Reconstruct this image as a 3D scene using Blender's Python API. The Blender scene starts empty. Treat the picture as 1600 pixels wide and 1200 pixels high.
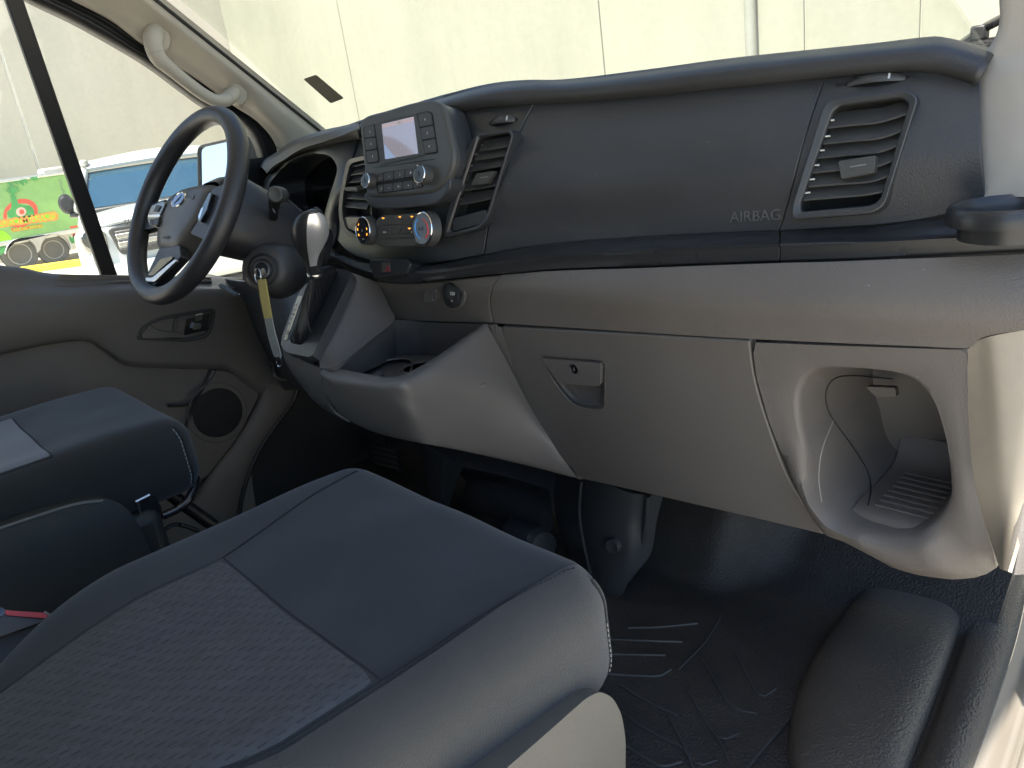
import bpy, math, random
import numpy as np
from mathutils import Vector, Matrix

random.seed(4)
rng = np.random.default_rng(4)
scene = bpy.context.scene
COL = scene.collection

# ------------------------------------------------------------------ camera
# world: x to the passenger side, y to the windscreen, z up, cab floor at z = 0 (metres)
FPX = 1200.0
_L = np.array([-1100, 251, 1200.0]); _D = np.array([509, -3503, 1200.0])
_D /= np.linalg.norm(_D); _L /= np.linalg.norm(_L); _L -= _D * (_L @ _D); _L /= np.linalg.norm(_L)
_F = np.cross(_L, _D); _F /= np.linalg.norm(_F)
AX, AY, AZ = -_L, _F, -_D                       # world axes seen in the camera's frame
CAM = np.array([0.0, 0.0, 0.93])
cd = bpy.data.cameras.new('camera'); co = bpy.data.objects.new('camera', cd); COL.objects.link(co)
cd.sensor_fit = 'HORIZONTAL'; cd.sensor_width = 36.0; cd.lens = 36.0 * FPX / 1600.0
cd.clip_start = 0.02; cd.clip_end = 500
_r = Vector((AX[0], AY[0], AZ[0])); _u = Vector((AX[1], AY[1], AZ[1])); _b = -Vector((AX[2], AY[2], AZ[2]))
m = Matrix.Identity(4)
for i in range(3):
    m[i][0], m[i][1], m[i][2], m[i][3] = _r[i], _u[i], _b[i], CAM[i]
co.matrix_world = m
scene.camera = co

# ------------------------------------------------------------------ daylight
SUN = Vector((0.05, -0.50, 0.86)).normalized()   # direction towards the sun
world = bpy.data.worlds.new('World'); scene.world = world; world.use_nodes = True
nt = world.node_tree
sky = nt.nodes.new('ShaderNodeTexSky'); sky.sky_type = 'NISHITA'; sky.sun_disc = False
sky.sun_elevation = math.asin(SUN.z); sky.sun_rotation = math.atan2(SUN.x, SUN.y)
sky.altitude = 50; sky.air_density = 1.0; sky.dust_density = 0.6; sky.ozone_density = 1.5
bg = nt.nodes['Background']; bg.inputs['Strength'].default_value = 0.105
nt.links.new(sky.outputs[0], bg.inputs['Color'])
sl = bpy.data.lights.new('sun', 'SUN'); sl.energy = 5.0; sl.angle = math.radians(0.5); sl.color = (1.0, 0.95, 0.86)
so = bpy.data.objects.new('sun', sl); COL.objects.link(so)
so.rotation_euler = SUN.to_track_quat('Z', 'Y').to_euler(); so.location = (3, -6, 12)
scene.view_settings.view_transform = 'Standard'; scene.view_settings.look = 'None'
scene.view_settings.exposure = 1.85; scene.view_settings.gamma = 1.0
scene.view_settings.use_curve_mapping = False
scene.cycles.max_bounces = 14; scene.cycles.diffuse_bounces = 7; scene.cycles.glossy_bounces = 5
scene.cycles.transparent_max_bounces = 12; scene.cycles.use_denoising = True
scene.cycles.sample_clamp_indirect = 6.0

# ------------------------------------------------------------------ points from sight lines onto real surfaces
def ray(px, py):
    d = np.array([(px - 800) / FPX, -(py - 600) / FPX, 1.0])
    return np.array([d @ AX, d @ AY, d @ AZ])
def at_x(px, py, x): r = ray(px, py); return CAM + r * ((x - CAM[0]) / r[0])
def at_y(px, py, y): r = ray(px, py); return CAM + r * ((y - CAM[1]) / r[1])
def at_z(px, py, z): r = ray(px, py); return CAM + r * ((z - CAM[2]) / r[2])
def proj(p):
    d = np.array(p) - CAM; c = AX * d[0] + AY * d[1] + AZ * d[2]
    return (800 + FPX * c[0] / c[2], 600 - FPX * c[1] / c[2])
def cubic(xs, ys):
    xs = np.array(xs, float); ys = np.array(ys, float); mm = np.gradient(ys, xs)
    def f(x):
        x = min(max(x, xs[0]), xs[-1]); i = min(int(np.searchsorted(xs, x, 'right')) - 1, len(xs) - 2); i = max(i, 0)
        h = xs[i+1] - xs[i]; t = (x - xs[i]) / h
        return float((2*t**3-3*t*t+1)*ys[i] + (t**3-2*t*t+t)*h*mm[i] + (-2*t**3+3*t*t)*ys[i+1] + (t**3-t*t)*h*mm[i+1])
    return f
_yu = cubic([-2.1, -1.7, -1.45, -1.3, -1.12, -1.0, -.9, -.6, -.28, 0], [.92, .87, .83, .81, .80, .82, .845, .875, .93, 1.0])
_pu = cubic([.6, .70, .76, .84, .855, .93, 1.0], [.004, .008, .014, .008, .012, .058, .10])
_yl = cubic([-1.5, -1.3, -1.1, -1.0, -.6, -.28, 0], [.80, .80, .812, .82, .84, .885, .95])
_pl = cubic([.1, .2, .28, .45, .60, .63, .67, .71, .745, .80], [.15, .115, .085, .045, .018, .008, -.008, 0, .02, .04])
def S_up(x, z): return _yu(x) + _pu(z)          # upper face of the dashboard
def S_low(x, z): return _yl(x) + _pl(z)         # knee roll and glovebox face
def on(S, px, py, off=0.0):
    r = ray(px, py); a, b = 0.25, 4.0
    def g(t): p = CAM + r * t; return p[1] - S(p[0], p[2]) + off
    for _ in range(40):
        c = (a + b) / 2
        if g(c) > 0: b = c
        else: a = c
    return CAM + r * a
def nrm(v): v = np.array(v, float); return v / np.linalg.norm(v)
def surf_n(S, p):
    e = .004
    gx = (S(p[0]+e, p[2]) - S(p[0]-e, p[2])) / (2*e); gz = (S(p[0], p[2]+e) - S(p[0], p[2]-e)) / (2*e)
    return nrm((gx, -1, gz))
from mathutils.bvhtree import BVHTree
def caster(obs):
    """sight-line caster onto finished meshes, so that marks lie on the real surface"""
    V, F = [], []
    for o in obs:
        b = len(V); og = origin(o); V += [tuple(np.array(v.co) + og) for v in o.data.vertices]; F += [tuple(b + i for i in q.vertices) for q in o.data.polygons]
    tree = BVHTree.FromPolygons(V, F)
    def f(px, py, lift=.0006):
        r = nrm(ray(px, py)); h, n_, _, _ = tree.ray_cast(Vector(CAM), Vector(r))
        if h is None: return None
        n_ = np.array(n_); n_ = n_ if n_ @ r < 0 else -n_
        return np.array(h) + n_*lift
    return f
class Plane:
    def __init__(s, p, n): s.p = np.array(p, float); s.n = nrm(n)
    @staticmethod
    def three(a, b, c):
        n = nrm(np.cross(np.array(b) - a, np.array(c) - a))
        if n @ (CAM - a) < 0: n = -n
        return Plane(a, n)
    def at(s, px, py, off=0.0):
        r = ray(px, py); p0 = s.p + s.n * off
        return CAM + r * (((p0 - CAM) @ s.n) / (r @ s.n))
    def poly(s, pts, off=0.0): return [s.at(*q, off) for q in pts]

# ------------------------------------------------------------------ curves
def cr(pts, n=24, closed=False):
    P = np.array(pts, float); k = len(P)
    if k == 2 and not closed: return np.array([P[0] + (P[1]-P[0]) * t for t in np.linspace(0, 1, n)])
    Q = np.vstack([P[-1], P, P[0], P[1]]) if closed else np.vstack([2*P[0]-P[1], P, 2*P[-1]-P[-2]])
    seg = k if closed else k - 1
    dl = [np.linalg.norm(Q[i+2]-Q[i+1]) for i in range(seg)]; cum = np.concatenate([[0], np.cumsum(dl)])
    out = []
    for s_ in np.linspace(0, cum[-1], n, endpoint=not closed):
        i = min(int(np.searchsorted(cum, s_, 'right')) - 1, seg - 1); t = (s_ - cum[i]) / max(dl[i], 1e-9)
        a, b, c, d = Q[i:i+4]
        out.append(.5*((2*b) + (c-a)*t + (2*a-5*b+4*c-d)*t*t + (3*b-a-3*c+d)*t**3))
    return np.array(out)
def lin(pts, n=24, closed=False):
    P = np.array(pts, float)
    if closed: P = np.vstack([P, P[:1]])
    dl = np.linalg.norm(np.diff(P, axis=0), axis=1); cum = np.concatenate([[0], np.cumsum(dl)])
    s_ = np.linspace(0, cum[-1], n, endpoint=not closed)
    return np.stack([np.interp(s_, cum, P[:, j]) for j in range(P.shape[1])], 1)
def fillet(pts, r, n=5):
    P = [np.array(p, float) for p in pts]; out = []; k = len(P)
    for i in range(k):
        a, b, c = P[i-1], P[i], P[(i+1) % k]
        rr = r[i] if hasattr(r, '__len__') else r
        u, v = a - b, c - b; lu, lv = np.linalg.norm(u), np.linalg.norm(v)
        d = min(rr, lu*.48, lv*.48); p, q = b + u/lu*d, b + v/lv*d
        for t in np.linspace(0, 1, n): out.append((1-t)**2*p + 2*t*(1-t)*b + t*t*q)
    return out
def rect(x0, y0, x1, y1, r=0, n=4):
    q = [(x0, y0), (x1, y0), (x1, y1), (x0, y1)]
    return fillet(q, r, n) if r else q

# ------------------------------------------------------------------ materials
def node(nt_, t, **kw):
    n_ = nt_.nodes.new(t)
    for k, v in kw.items():
        if k in n_.inputs.keys(): n_.inputs[k].default_value = v
        else: setattr(n_, k, v)
    return n_
def mat(name, col, rough=.5, grain=None, metal=0.0, spec=.5, var=.10, dust=0.0, sheen=0.0, coat=0.0, fine=0.0, rvar=.08):
    M = bpy.data.materials.new(name); M.use_nodes = True; t = M.node_tree; b = t.nodes['Principled BSDF']
    b.inputs['Roughness'].default_value = rough; b.inputs['Metallic'].default_value = metal
    b.inputs['Specular IOR Level'].default_value = spec; b.inputs['Sheen Weight'].default_value = sheen
    b.inputs['Sheen Roughness'].default_value = .5
    b.inputs['Coat Weight'].default_value = coat; b.inputs['Coat Roughness'].default_value = .08
    tc = node(t, 'ShaderNodeTexCoord'); ob = tc.outputs['Object']
    n1 = node(t, 'ShaderNodeTexNoise', Scale=7.0, Detail=5.0, Roughness=.6); t.links.new(ob, n1.inputs['Vector'])
    mr = node(t, 'ShaderNodeMapRange'); mr.inputs[1].default_value = .3; mr.inputs[2].default_value = .7
    mr.inputs[3].default_value = 1 - var; mr.inputs[4].default_value = 1 + var
    t.links.new(n1.outputs[0], mr.inputs[0])
    mx = node(t, 'ShaderNodeVectorMath', operation='SCALE'); mx.inputs[0].default_value = col[:3]
    t.links.new(mr.outputs[0], mx.inputs['Scale']); cout = mx.outputs[0]
    if dust:
        v = node(t, 'ShaderNodeTexVoronoi', Scale=38.0); t.links.new(ob, v.inputs['Vector'])
        nz = node(t, 'ShaderNodeTexNoise', Scale=9.0, Detail=3.0); t.links.new(ob, nz.inputs['Vector'])
        lt = node(t, 'ShaderNodeMath', operation='LESS_THAN'); lt.inputs[1].default_value = .03
        t.links.new(v.outputs['Distance'], lt.inputs[0])
        gt = node(t, 'ShaderNodeMath', operation='MULTIPLY'); t.links.new(lt.outputs[0], gt.inputs[0]); t.links.new(nz.outputs[0], gt.inputs[1])
        ds = node(t, 'ShaderNodeMath', operation='MULTIPLY'); ds.inputs[1].default_value = dust; t.links.new(gt.outputs[0], ds.inputs[0])
        mxd = node(t, 'ShaderNodeMix', data_type='RGBA'); mxd.inputs['B'].default_value = (.45, .43, .40, 1)
        t.links.new(ds.outputs[0], mxd.inputs['Factor']); t.links.new(cout, mxd.inputs['A']); cout = mxd.outputs['Result']
    t.links.new(cout, b.inputs['Base Color'])
    n2 = node(t, 'ShaderNodeTexNoise', Scale=23.0, Detail=4.0); t.links.new(ob, n2.inputs['Vector'])
    m2 = node(t, 'ShaderNodeMapRange'); m2.inputs[3].default_value = max(rough - rvar, .02); m2.inputs[4].default_value = min(rough + rvar, 1)
    t.links.new(n2.outputs[0], m2.inputs[0]); t.links.new(m2.outputs[0], b.inputs['Roughness'])
    last = None
    if grain:
        sc_, st = grain
        v2 = node(t, 'ShaderNodeTexVoronoi', Scale=sc_, feature='SMOOTH_F1'); t.links.new(ob, v2.inputs['Vector'])
        n3 = node(t, 'ShaderNodeTexNoise', Scale=sc_*.6, Detail=3.0); t.links.new(ob, n3.inputs['Vector'])
        ad = node(t, 'ShaderNodeMath', operation='ADD'); t.links.new(v2.outputs['Distance'], ad.inputs[0]); t.links.new(n3.outputs[0], ad.inputs[1])
        bp = node(t, 'ShaderNodeBump', Strength=st, Distance=.002); t.links.new(ad.outputs[0], bp.inputs['Height']); last = bp
    if fine:
        n4 = node(t, 'ShaderNodeTexNoise', Scale=1400.0, Detail=2.0); t.links.new(ob, n4.inputs['Vector'])
        bp2 = node(t, 'ShaderNodeBump', Strength=fine, Distance=.001); t.links.new(n4.outputs[0], bp2.inputs['Height'])
        if last: t.links.new(last.outputs[0], bp2.inputs['Normal'])
        last = bp2
    if last: t.links.new(last.outputs[0], b.inputs['Normal'])
    return M
def glow(name, col, s):
    M = bpy.data.materials.new(name); M.use_nodes = True; b = M.node_tree.nodes['Principled BSDF']
    b.inputs['Base Color'].default_value = (*[c*.3 for c in col], 1); b.inputs['Emission Color'].default_value = (*col, 1)
    b.inputs['Emission Strength'].default_value = s; b.inputs['Roughness'].default_value = .2
    return M
def glass_mat(name, tint=(1, 1, 1), film=0.0):
    M = bpy.data.materials.new(name); M.use_nodes = True; t = M.node_tree; t.nodes.clear()
    o = node(t, 'ShaderNodeOutputMaterial'); tr = node(t, 'ShaderNodeBsdfTransparent'); tr.inputs[0].default_value = (*tint, 1)
    gl = node(t, 'ShaderNodeBsdfGlossy'); gl.inputs['Roughness'].default_value = .0
    lw = node(t, 'ShaderNodeLayerWeight', Blend=.5); pw = node(t, 'ShaderNodeMath', operation='POWER'); pw.inputs[1].default_value = 5.0; t.links.new(lw.outputs['Facing'], pw.inputs[0])
    fr = node(t, 'ShaderNodeMath', operation='MULTIPLY_ADD'); fr.inputs[1].default_value = .35; fr.inputs[2].default_value = .03; t.links.new(pw.outputs[0], fr.inputs[0])
    mx = node(t, 'ShaderNodeMixShader'); t.links.new(fr.outputs[0], mx.inputs[0]); t.links.new(tr.outputs[0], mx.inputs[1]); t.links.new(gl.outputs[0], mx.inputs[2])
    out = mx
    if film:                                          # dusty film with streaks, also used as a painted haze veil
        df = node(t, 'ShaderNodeBsdfDiffuse'); df.inputs[0].default_value = (.8, .8, .76, 1)
        tl = node(t, 'ShaderNodeBsdfTranslucent'); tl.inputs[0].default_value = (.8, .8, .76, 1)
        ms = node(t, 'ShaderNodeMixShader'); t.links.new(df.outputs[0], ms.inputs[1]); t.links.new(tl.outputs[0], ms.inputs[2])
        tc = node(t, 'ShaderNodeTexCoord'); nz = node(t, 'ShaderNodeTexNoise', Scale=5.0, Detail=6.0, Roughness=.6); t.links.new(tc.outputs['Object'], nz.inputs['Vector'])
        mr = node(t, 'ShaderNodeMapRange'); mr.inputs[1].default_value = .45; mr.inputs[2].default_value = .75; mr.inputs[3].default_value = film*.3; mr.inputs[4].default_value = film
        t.links.new(nz.outputs[0], mr.inputs[0])
        m2 = node(t, 'ShaderNodeMixShader'); t.links.new(mr.outputs[0], m2.inputs[0]); t.links.new(mx.outputs[0], m2.inputs[1]); t.links.new(ms.outputs[0], m2.inputs[2]); out = m2
    t.links.new(out.outputs[0], o.inputs['Surface'])
    return M
M = {}
M['dash'] = mat('charcoal grained plastic', (.037, .039, .042), .42, (700, .15), dust=.5)
M['dash_smooth'] = mat('charcoal satin plastic', (.034, .036, .038), .36, None, fine=.10, dust=.3)
M['pad'] = mat('soft black dash pad', (.036, .036, .036), .46, (650, .17), dust=.3)
M['strip'] = mat('black satin trim', (.022, .023, .024), .30, None, fine=.12, dust=.4)
M['taupe'] = mat('taupe grained plastic', (.112, .102, .093), .46, (700, .22), dust=.9, var=.05)
M['taupe_smooth'] = mat('taupe moulded plastic', (.108, .099, .090), .46, None, fine=.25, dust=.5, var=.05)
M['door_grey'] = mat('grey door plastic', (.092, .081, .070), .50, (420, .12), var=.06, dust=.4)
M['door_insert'] = mat('light grey door insert', (.128, .112, .095), .60, None, fine=.3, var=.06)
M['beige'] = mat('pale pillar plastic', (.40, .368, .31), .55, None, fine=.18, var=.03)
M['headliner'] = mat('pale headliner cloth', (.55, .53, .47), .9, (700, .2), var=.04)
M['black'] = mat('matt black plastic', (.012, .012, .013), .5, None, fine=.1)
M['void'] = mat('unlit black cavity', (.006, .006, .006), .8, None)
M['slat'] = mat('vent black plastic', (.040, .040, .038), .50, None, fine=.2, dust=.6)
M['button'] = mat('dark grey key', (.048, .048, .045), .55, None, fine=.1)
M['radio'] = mat('radio grey plastic', (.058, .058, .053), .50, None, fine=.14)
M['chrome'] = mat('bright chrome', (.75, .75, .74), .12, None, metal=1, var=.02, rvar=.03)
M['silver'] = mat('satin silver', (.62, .62, .60), .30, None, metal=1, var=.03)
M['steel'] = mat('painted steel bracket', (.02, .02, .022), .18, None, coat=.5)
M['white_ink'] = mat('pale printed ink', (.55, .55, .54), .6, None, var=.02)
M['grey_ink'] = mat('dim printed ink', (.20, .20, .20), .6, None, var=.02)
M['wheel'] = mat('black wheel polyurethane', (.022, .022, .024), .42, (900, .12), dust=.2)
M['hub'] = mat('hub cover plastic', (.085, .082, .074), .42, None, fine=.12)
M['rubber'] = mat('black moulded rubber floor', (.033, .029, .025), .58, (320, .8), dust=.8, var=.25, spec=.4)
M['step'] = mat('pebbled black rubber', (.075, .064, .051), .38, (340, .6), dust=.3, var=.12)
M['mat_smooth'] = mat('smooth rubber rib', (.050, .048, .046), .38, None, fine=.2)
M['carpet'] = mat('charcoal carpet', (.016, .016, .016), .9, (300, .9), var=.25)
M['paint'] = mat('white body paint', (.24, .215, .18), .32, None, coat=.4, metal=.3, var=.04)
M['seat'] = mat('charcoal seat fabric', (.013, .0165, .0185), .9, None, var=.3, sheen=.16, fine=.5, dust=.4)
M['seat_side'] = mat('charcoal woven bolster fabric', (.024, .0255, .026), .72, (1100, .45), var=.15, sheen=.25)
M['seat_plastic'] = mat('grey seat side plastic', (.105, .100, .085), .5, (520, .2), var=.06)
M['seat_plastic_dark'] = mat('black seat side plastic', (.026, .030, .028), .55, (520, .2), var=.1)
M['thread'] = mat('grey sewing thread', (.20, .22, .23), .8, None)
M['seam'] = mat('dark seam shadow gap', (.010, .012, .015), .9, None)
M['leather'] = mat('black leatherette boot', (.018, .019, .021), .42, (800, .4))
M['red'] = mat('red release button', (.62, .05, .05), .35, None)
M['tag'] = mat('yellow plastic key tag', (.42, .36, .10), .38, None, var=.25)
M['tag_clear'] = mat('clear worn end of key tag', (.30, .32, .30), .25, None, var=.2)
M['amber'] = glow('amber lamp', (1.0, .38, .05), .55)
M['hazard'] = mat('dark red print', (.45, .04, .06), .5, None)
M['blue_print'] = mat('blue temperature print', (.10, .35, .75), .3, None)
M['red_print'] = mat('red temperature print', (.60, .06, .06), .3, None)
M['dial'] = mat('gloss dial face', (.035, .042, .042), .35, None, coat=.15)
M['dial_pale'] = mat('pale dial face', (.15, .18, .20), .3, None, coat=.2)
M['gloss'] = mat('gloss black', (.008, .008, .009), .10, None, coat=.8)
M['oval'] = mat('blue enamel', (.03, .10, .28), .15, None, coat=.8)
M['glass'] = glass_mat('window glass', (.95, .965, .94), film=.07)
M['windscreen'] = glass_mat('windscreen glass', (.95, .97, .93), film=.10)  # heavier film paints haze over the view, standing in for reflections
M['mirror'] = mat('mirror silvering', (.85, .87, .88), .02, None, metal=1, var=.0, rvar=.0)
M['sticker'] = mat('grey windscreen sticker', (.20, .18, .135), .6, None)
M['pebble'] = M['step']

# ------------------------------------------------------------------ objects
def thing(name, label, cat, loc=(0, 0, 0), group=None):
    o = bpy.data.objects.new(name, None); COL.objects.link(o); o.location = loc; o.empty_display_size = .05
    o['label'] = label; o['category'] = cat
    if group: o['group'] = group
    o['_o'] = list(map(float, loc)); return o
def origin(o):
    while o.parent: o = o.parent
    return np.array(o['_o'])
def mesh(name, V, F, material, parent=None, smooth=40, bevel=0, bseg=2, solid=0, sub=0, label=None, loc=None):
    V = np.array(V, float); base = origin(parent) if parent is not None else np.array(loc if loc is not None else (0, 0, 0), float)
    me = bpy.data.meshes.new(name); me.from_pydata((V - base).tolist(), [], [list(map(int, f)) for f in F]); me.validate(); me.update()
    import bmesh
    bm = bmesh.new(); bm.from_mesh(me); bmesh.ops.remove_doubles(bm, verts=bm.verts, dist=1e-6); bmesh.ops.recalc_face_normals(bm, faces=bm.faces); bm.to_mesh(me); bm.free()
    o = bpy.data.objects.new(name, me); COL.objects.link(o)
    me.materials.append(material if not isinstance(material, str) else M[material])
    if smooth is not None:
        for p in me.polygons: p.use_smooth = True
        if smooth < 180: me.set_sharp_from_angle(angle=math.radians(smooth))
    if parent is not None: o.parent = parent
    else: o.location = base; o['_o'] = base.tolist()
    if solid:
        md = o.modifiers.new('thickness', 'SOLIDIFY'); md.thickness = solid; md.offset = -1
    if bevel:
        md = o.modifiers.new('edge', 'BEVEL'); md.width = bevel; md.segments = bseg; md.limit_method = 'ANGLE'; md.angle_limit = math.radians(35); md.harden_normals = False
    if sub:
        md = o.modifiers.new('smooth', 'SUBSURF'); md.levels = sub; md.render_levels = sub
    if label: o['label'] = label
    return o
def struct(o, kind='structure', label=None):
    o['kind'] = kind
    if label: o['label'] = label
    return o
def tag(o, label, cat, group=None):
    o['label'] = label; o['category'] = cat
    if group: o['group'] = group
    return o
def grid_faces(a, b, cu=False, cv=False):
    F = []
    for i in range(a if cu else a - 1):
        for j in range(b if cv else b - 1):
            F.append((i*b + j, ((i+1) % a)*b + j, ((i+1) % a)*b + (j+1) % b, i*b + (j+1) % b))
    return F
def face_camera(G):                      # orient a grid so that its outer side looks to the cabin
    a, b = G.shape[:2]; c = G[a//2, b//2]; n = np.cross(G[min(a//2+1, a-1), b//2] - G[a//2-1, b//2], G[a//2, min(b//2+1, b-1)] - G[a//2, b//2-1])
    return G if n @ (CAM - c) > 0 else G[::-1]
def inside(poly, x, y):
    c = False; k = len(poly)
    xs_ = [q[0] for q in poly]; ys_ = [q[1] for q in poly]
    if not (min(xs_) < x < max(xs_) and min(ys_) < y < max(ys_)): return False
    for i in range(k):
        (x0, y0), (x1, y1) = poly[i][:2], poly[i-1][:2]
        if (y0 > y) != (y1 > y) and x < (x1-x0)*(y-y0)/(y1-y0) + x0: c = not c
    return c
def sheet(name, G, material, parent=None, thick=.003, bevel=0, holes=None, **kw):
    """a grid of points given real thickness behind it"""
    G = face_camera(np.array(G)); a, b = G.shape[:2]
    du = np.gradient(G, axis=0) if a > 1 else None; dv = np.gradient(G, axis=1)
    N = np.cross(du, dv); N /= (np.linalg.norm(N, axis=2, keepdims=True) + 1e-12)
    V = np.vstack([G.reshape(-1, 3), (G - N*thick).reshape(-1, 3)]); n = a*b
    F = grid_faces(a, b)
    if holes:
        flat = G.reshape(-1, 3); F = [f for f in F if not any(inside(h, *proj(flat[list(f)].mean(0))) for h in holes)]
    F = F + [tuple(n + k for k in reversed(f)) for f in F]
    loop = [i*b for i in range(a)] + [(a-1)*b + j for j in range(1, b)] + [i*b + b-1 for i in range(a-2, -1, -1)] + [j for j in range(b-2, 0, -1)]
    for k in range(len(loop)):
        p, q = loop[k], loop[(k+1) % len(loop)]; F.append((q, p, n+p, n+q))
    return mesh(name, V, F, material, parent, bevel=bevel, **kw)
def loft(rails, nv=6, smooth_across=True):
    R = np.array(rails, float)           # rails, samples, 3
    if len(R) == 2 or not smooth_across:
        return np.stack([lin(R[:, j], nv) for j in range(R.shape[1])], 1)
    return np.stack([cr(R[:, j], nv) for j in range(R.shape[1])], 1)
def coons(top, bot, left, right, nu=24, nv=16):
    T, B = cr(top, nu), cr(bot, nu); L_, R_ = cr(left, nv), cr(right, nv); G = np.zeros((nv, nu, 3))
    for j in range(nv):
        v = j/(nv-1)
        for i in range(nu):
            u = i/(nu-1)
            G[j, i] = (1-v)*T[i] + v*B[i] + (1-u)*L_[j] + u*R_[j] - ((1-u)*(1-v)*T[0] + u*(1-v)*T[-1] + (1-u)*v*B[0] + u*v*B[-1])
    return G
def prism(name, pts, n, front, back, material, parent=None, bevel=.0015, bseg=2, smooth=40, **kw):
    """outline pts (3d, roughly coplanar) extruded along n from -back to +front"""
    P = np.array(pts, float); n = nrm(n); k = len(P)
    V = np.vstack([P + n*front, P - n*back])
    F = [tuple(range(k)), tuple(range(2*k-1, k-1, -1))] + [(i, k+i, k+(i+1) % k, (i+1) % k) for i in range(k)]
    return mesh(name, V, F, material, parent, bevel=bevel, bseg=bseg, smooth=smooth, **kw)
def ringprism(name, outer, inner, n, front, back, material, parent=None, bevel=.001, inner_drop=0.0, **kw):
    O = np.array(outer, float); I = np.array(inner, float); n = nrm(n); k = len(O)
    V = np.vstack([O + n*front, I + n*(front - inner_drop), I - n*back, O - n*back]); F = []
    for i in range(k):
        j = (i+1) % k
        F += [(i, j, k+j, k+i), (k+i, k+j, 2*k+j, 2*k+i), (2*k+i, 2*k+j, 3*k+j, 3*k+i), (3*k+i, 3*k+j, j, i)]
    return mesh(name, V, F, material, parent, bevel=bevel, **kw)
def frame_of(axis, hint=(0, 0, 1)):
    a = nrm(axis); u = np.cross(hint, a)
    if np.linalg.norm(u) < 1e-4: u = np.cross((1, 0, 0), a)
    u = nrm(u); return u, np.cross(a, u), a
def lathe(name, c, axis, prof, material, parent=None, n=32, smooth=35, sx=1.0, sy=1.0, hint=(0, 0, 1), a0=0, **kw):
    u, v, a = frame_of(axis, hint); c = np.array(c, float); V = []
    for r, h in prof:
        for k in range(n):
            t = 2*math.pi*k/n + a0; V.append(c + u*(r*sx*math.cos(t)) + v*(r*sy*math.sin(t)) + a*h)
    F = grid_faces(len(prof), n, False, True)
    if prof[0][0] > 1e-5: F.append(tuple(range(n)))
    if prof[-1][0] > 1e-5: F.append(tuple((len(prof)-1)*n + k for k in range(n)))
    return mesh(name, V, F, material, parent, smooth=smooth, **kw)
def tube(name, path, r, material, parent=None, n=10, closed=False, flat=1.0, hint=(0, 0, 1), smooth=50, caps=True, **kw):
    P = np.array(path, float); k = len(P); T = np.gradient(P, axis=0) if not closed else (np.roll(P, -1, 0) - np.roll(P, 1, 0)); V = []
    u = None
    for i in range(k):
        t = nrm(T[i])
        if u is None: u, v, _ = frame_of(t, hint)
        else:
            u = nrm(u - t*(u @ t)); v = np.cross(t, u)
        ri = r[i] if hasattr(r, '__len__') else r
        for q in range(n):
            an = 2*math.pi*q/n; V.append(P[i] + u*(ri*math.cos(an)) + v*(ri*flat*math.sin(an)))
    F = grid_faces(k, n, closed, True)
    if caps and not closed: F += [tuple(range(n)), tuple((k-1)*n + q for q in range(n))]
    return mesh(name, V, F, material, parent, smooth=smooth, **kw)
def box(name, c, size, material, parent=None, axes=None, bevel=.002, **kw):
    ax = np.eye(3) if axes is None else np.array(axes); c = np.array(c, float); h = np.array(size)/2
    V = [c + ax[0]*sx*h[0] + ax[1]*sy*h[1] + ax[2]*sz*h[2] for sx in (-1, 1) for sy in (-1, 1) for sz in (-1, 1)]
    F = [(0, 1, 3, 2), (4, 6, 7, 5), (0, 4, 5, 1), (2, 3, 7, 6), (0, 2, 6, 4), (1, 5, 7, 3)]
    return mesh(name, V, F, material, parent, bevel=bevel, **kw)
def text(name, s, pos, right, up, size, material, parent, depth=.0003, align='CENTER', bold=0.0, shear=0.0):
    cu = bpy.data.curves.new(name, 'FONT'); cu.body = s; cu.size = 1.0; cu.align_x = align; cu.align_y = 'CENTER'; cu.extrude = depth/size; cu.offset = bold; cu.shear = shear; cu.resolution_u = 3
    tmp = bpy.data.objects.new('tmp', cu); COL.objects.link(tmp); bpy.context.view_layer.update()
    me = bpy.data.meshes.new_from_object(tmp.evaluated_get(bpy.context.evaluated_depsgraph_get()))
    bpy.data.objects.remove(tmp); bpy.data.curves.remove(cu)
    r = nrm(right); n = nrm(np.cross(r, up)); u = np.cross(n, r); pos = np.array(pos, float) - (origin(parent) if parent is not None else 0)
    for v in me.vertices:
        c = v.co; w = pos + r*(c.x*size) + u*(c.y*size) + n*(c.z*size); v.co = w
    me.materials.clear(); me.materials.append(M[material] if isinstance(material, str) else material)
    o = bpy.data.objects.new(name, me); COL.objects.link(o)
    if parent is not None: o.parent = parent
    return o

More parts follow.
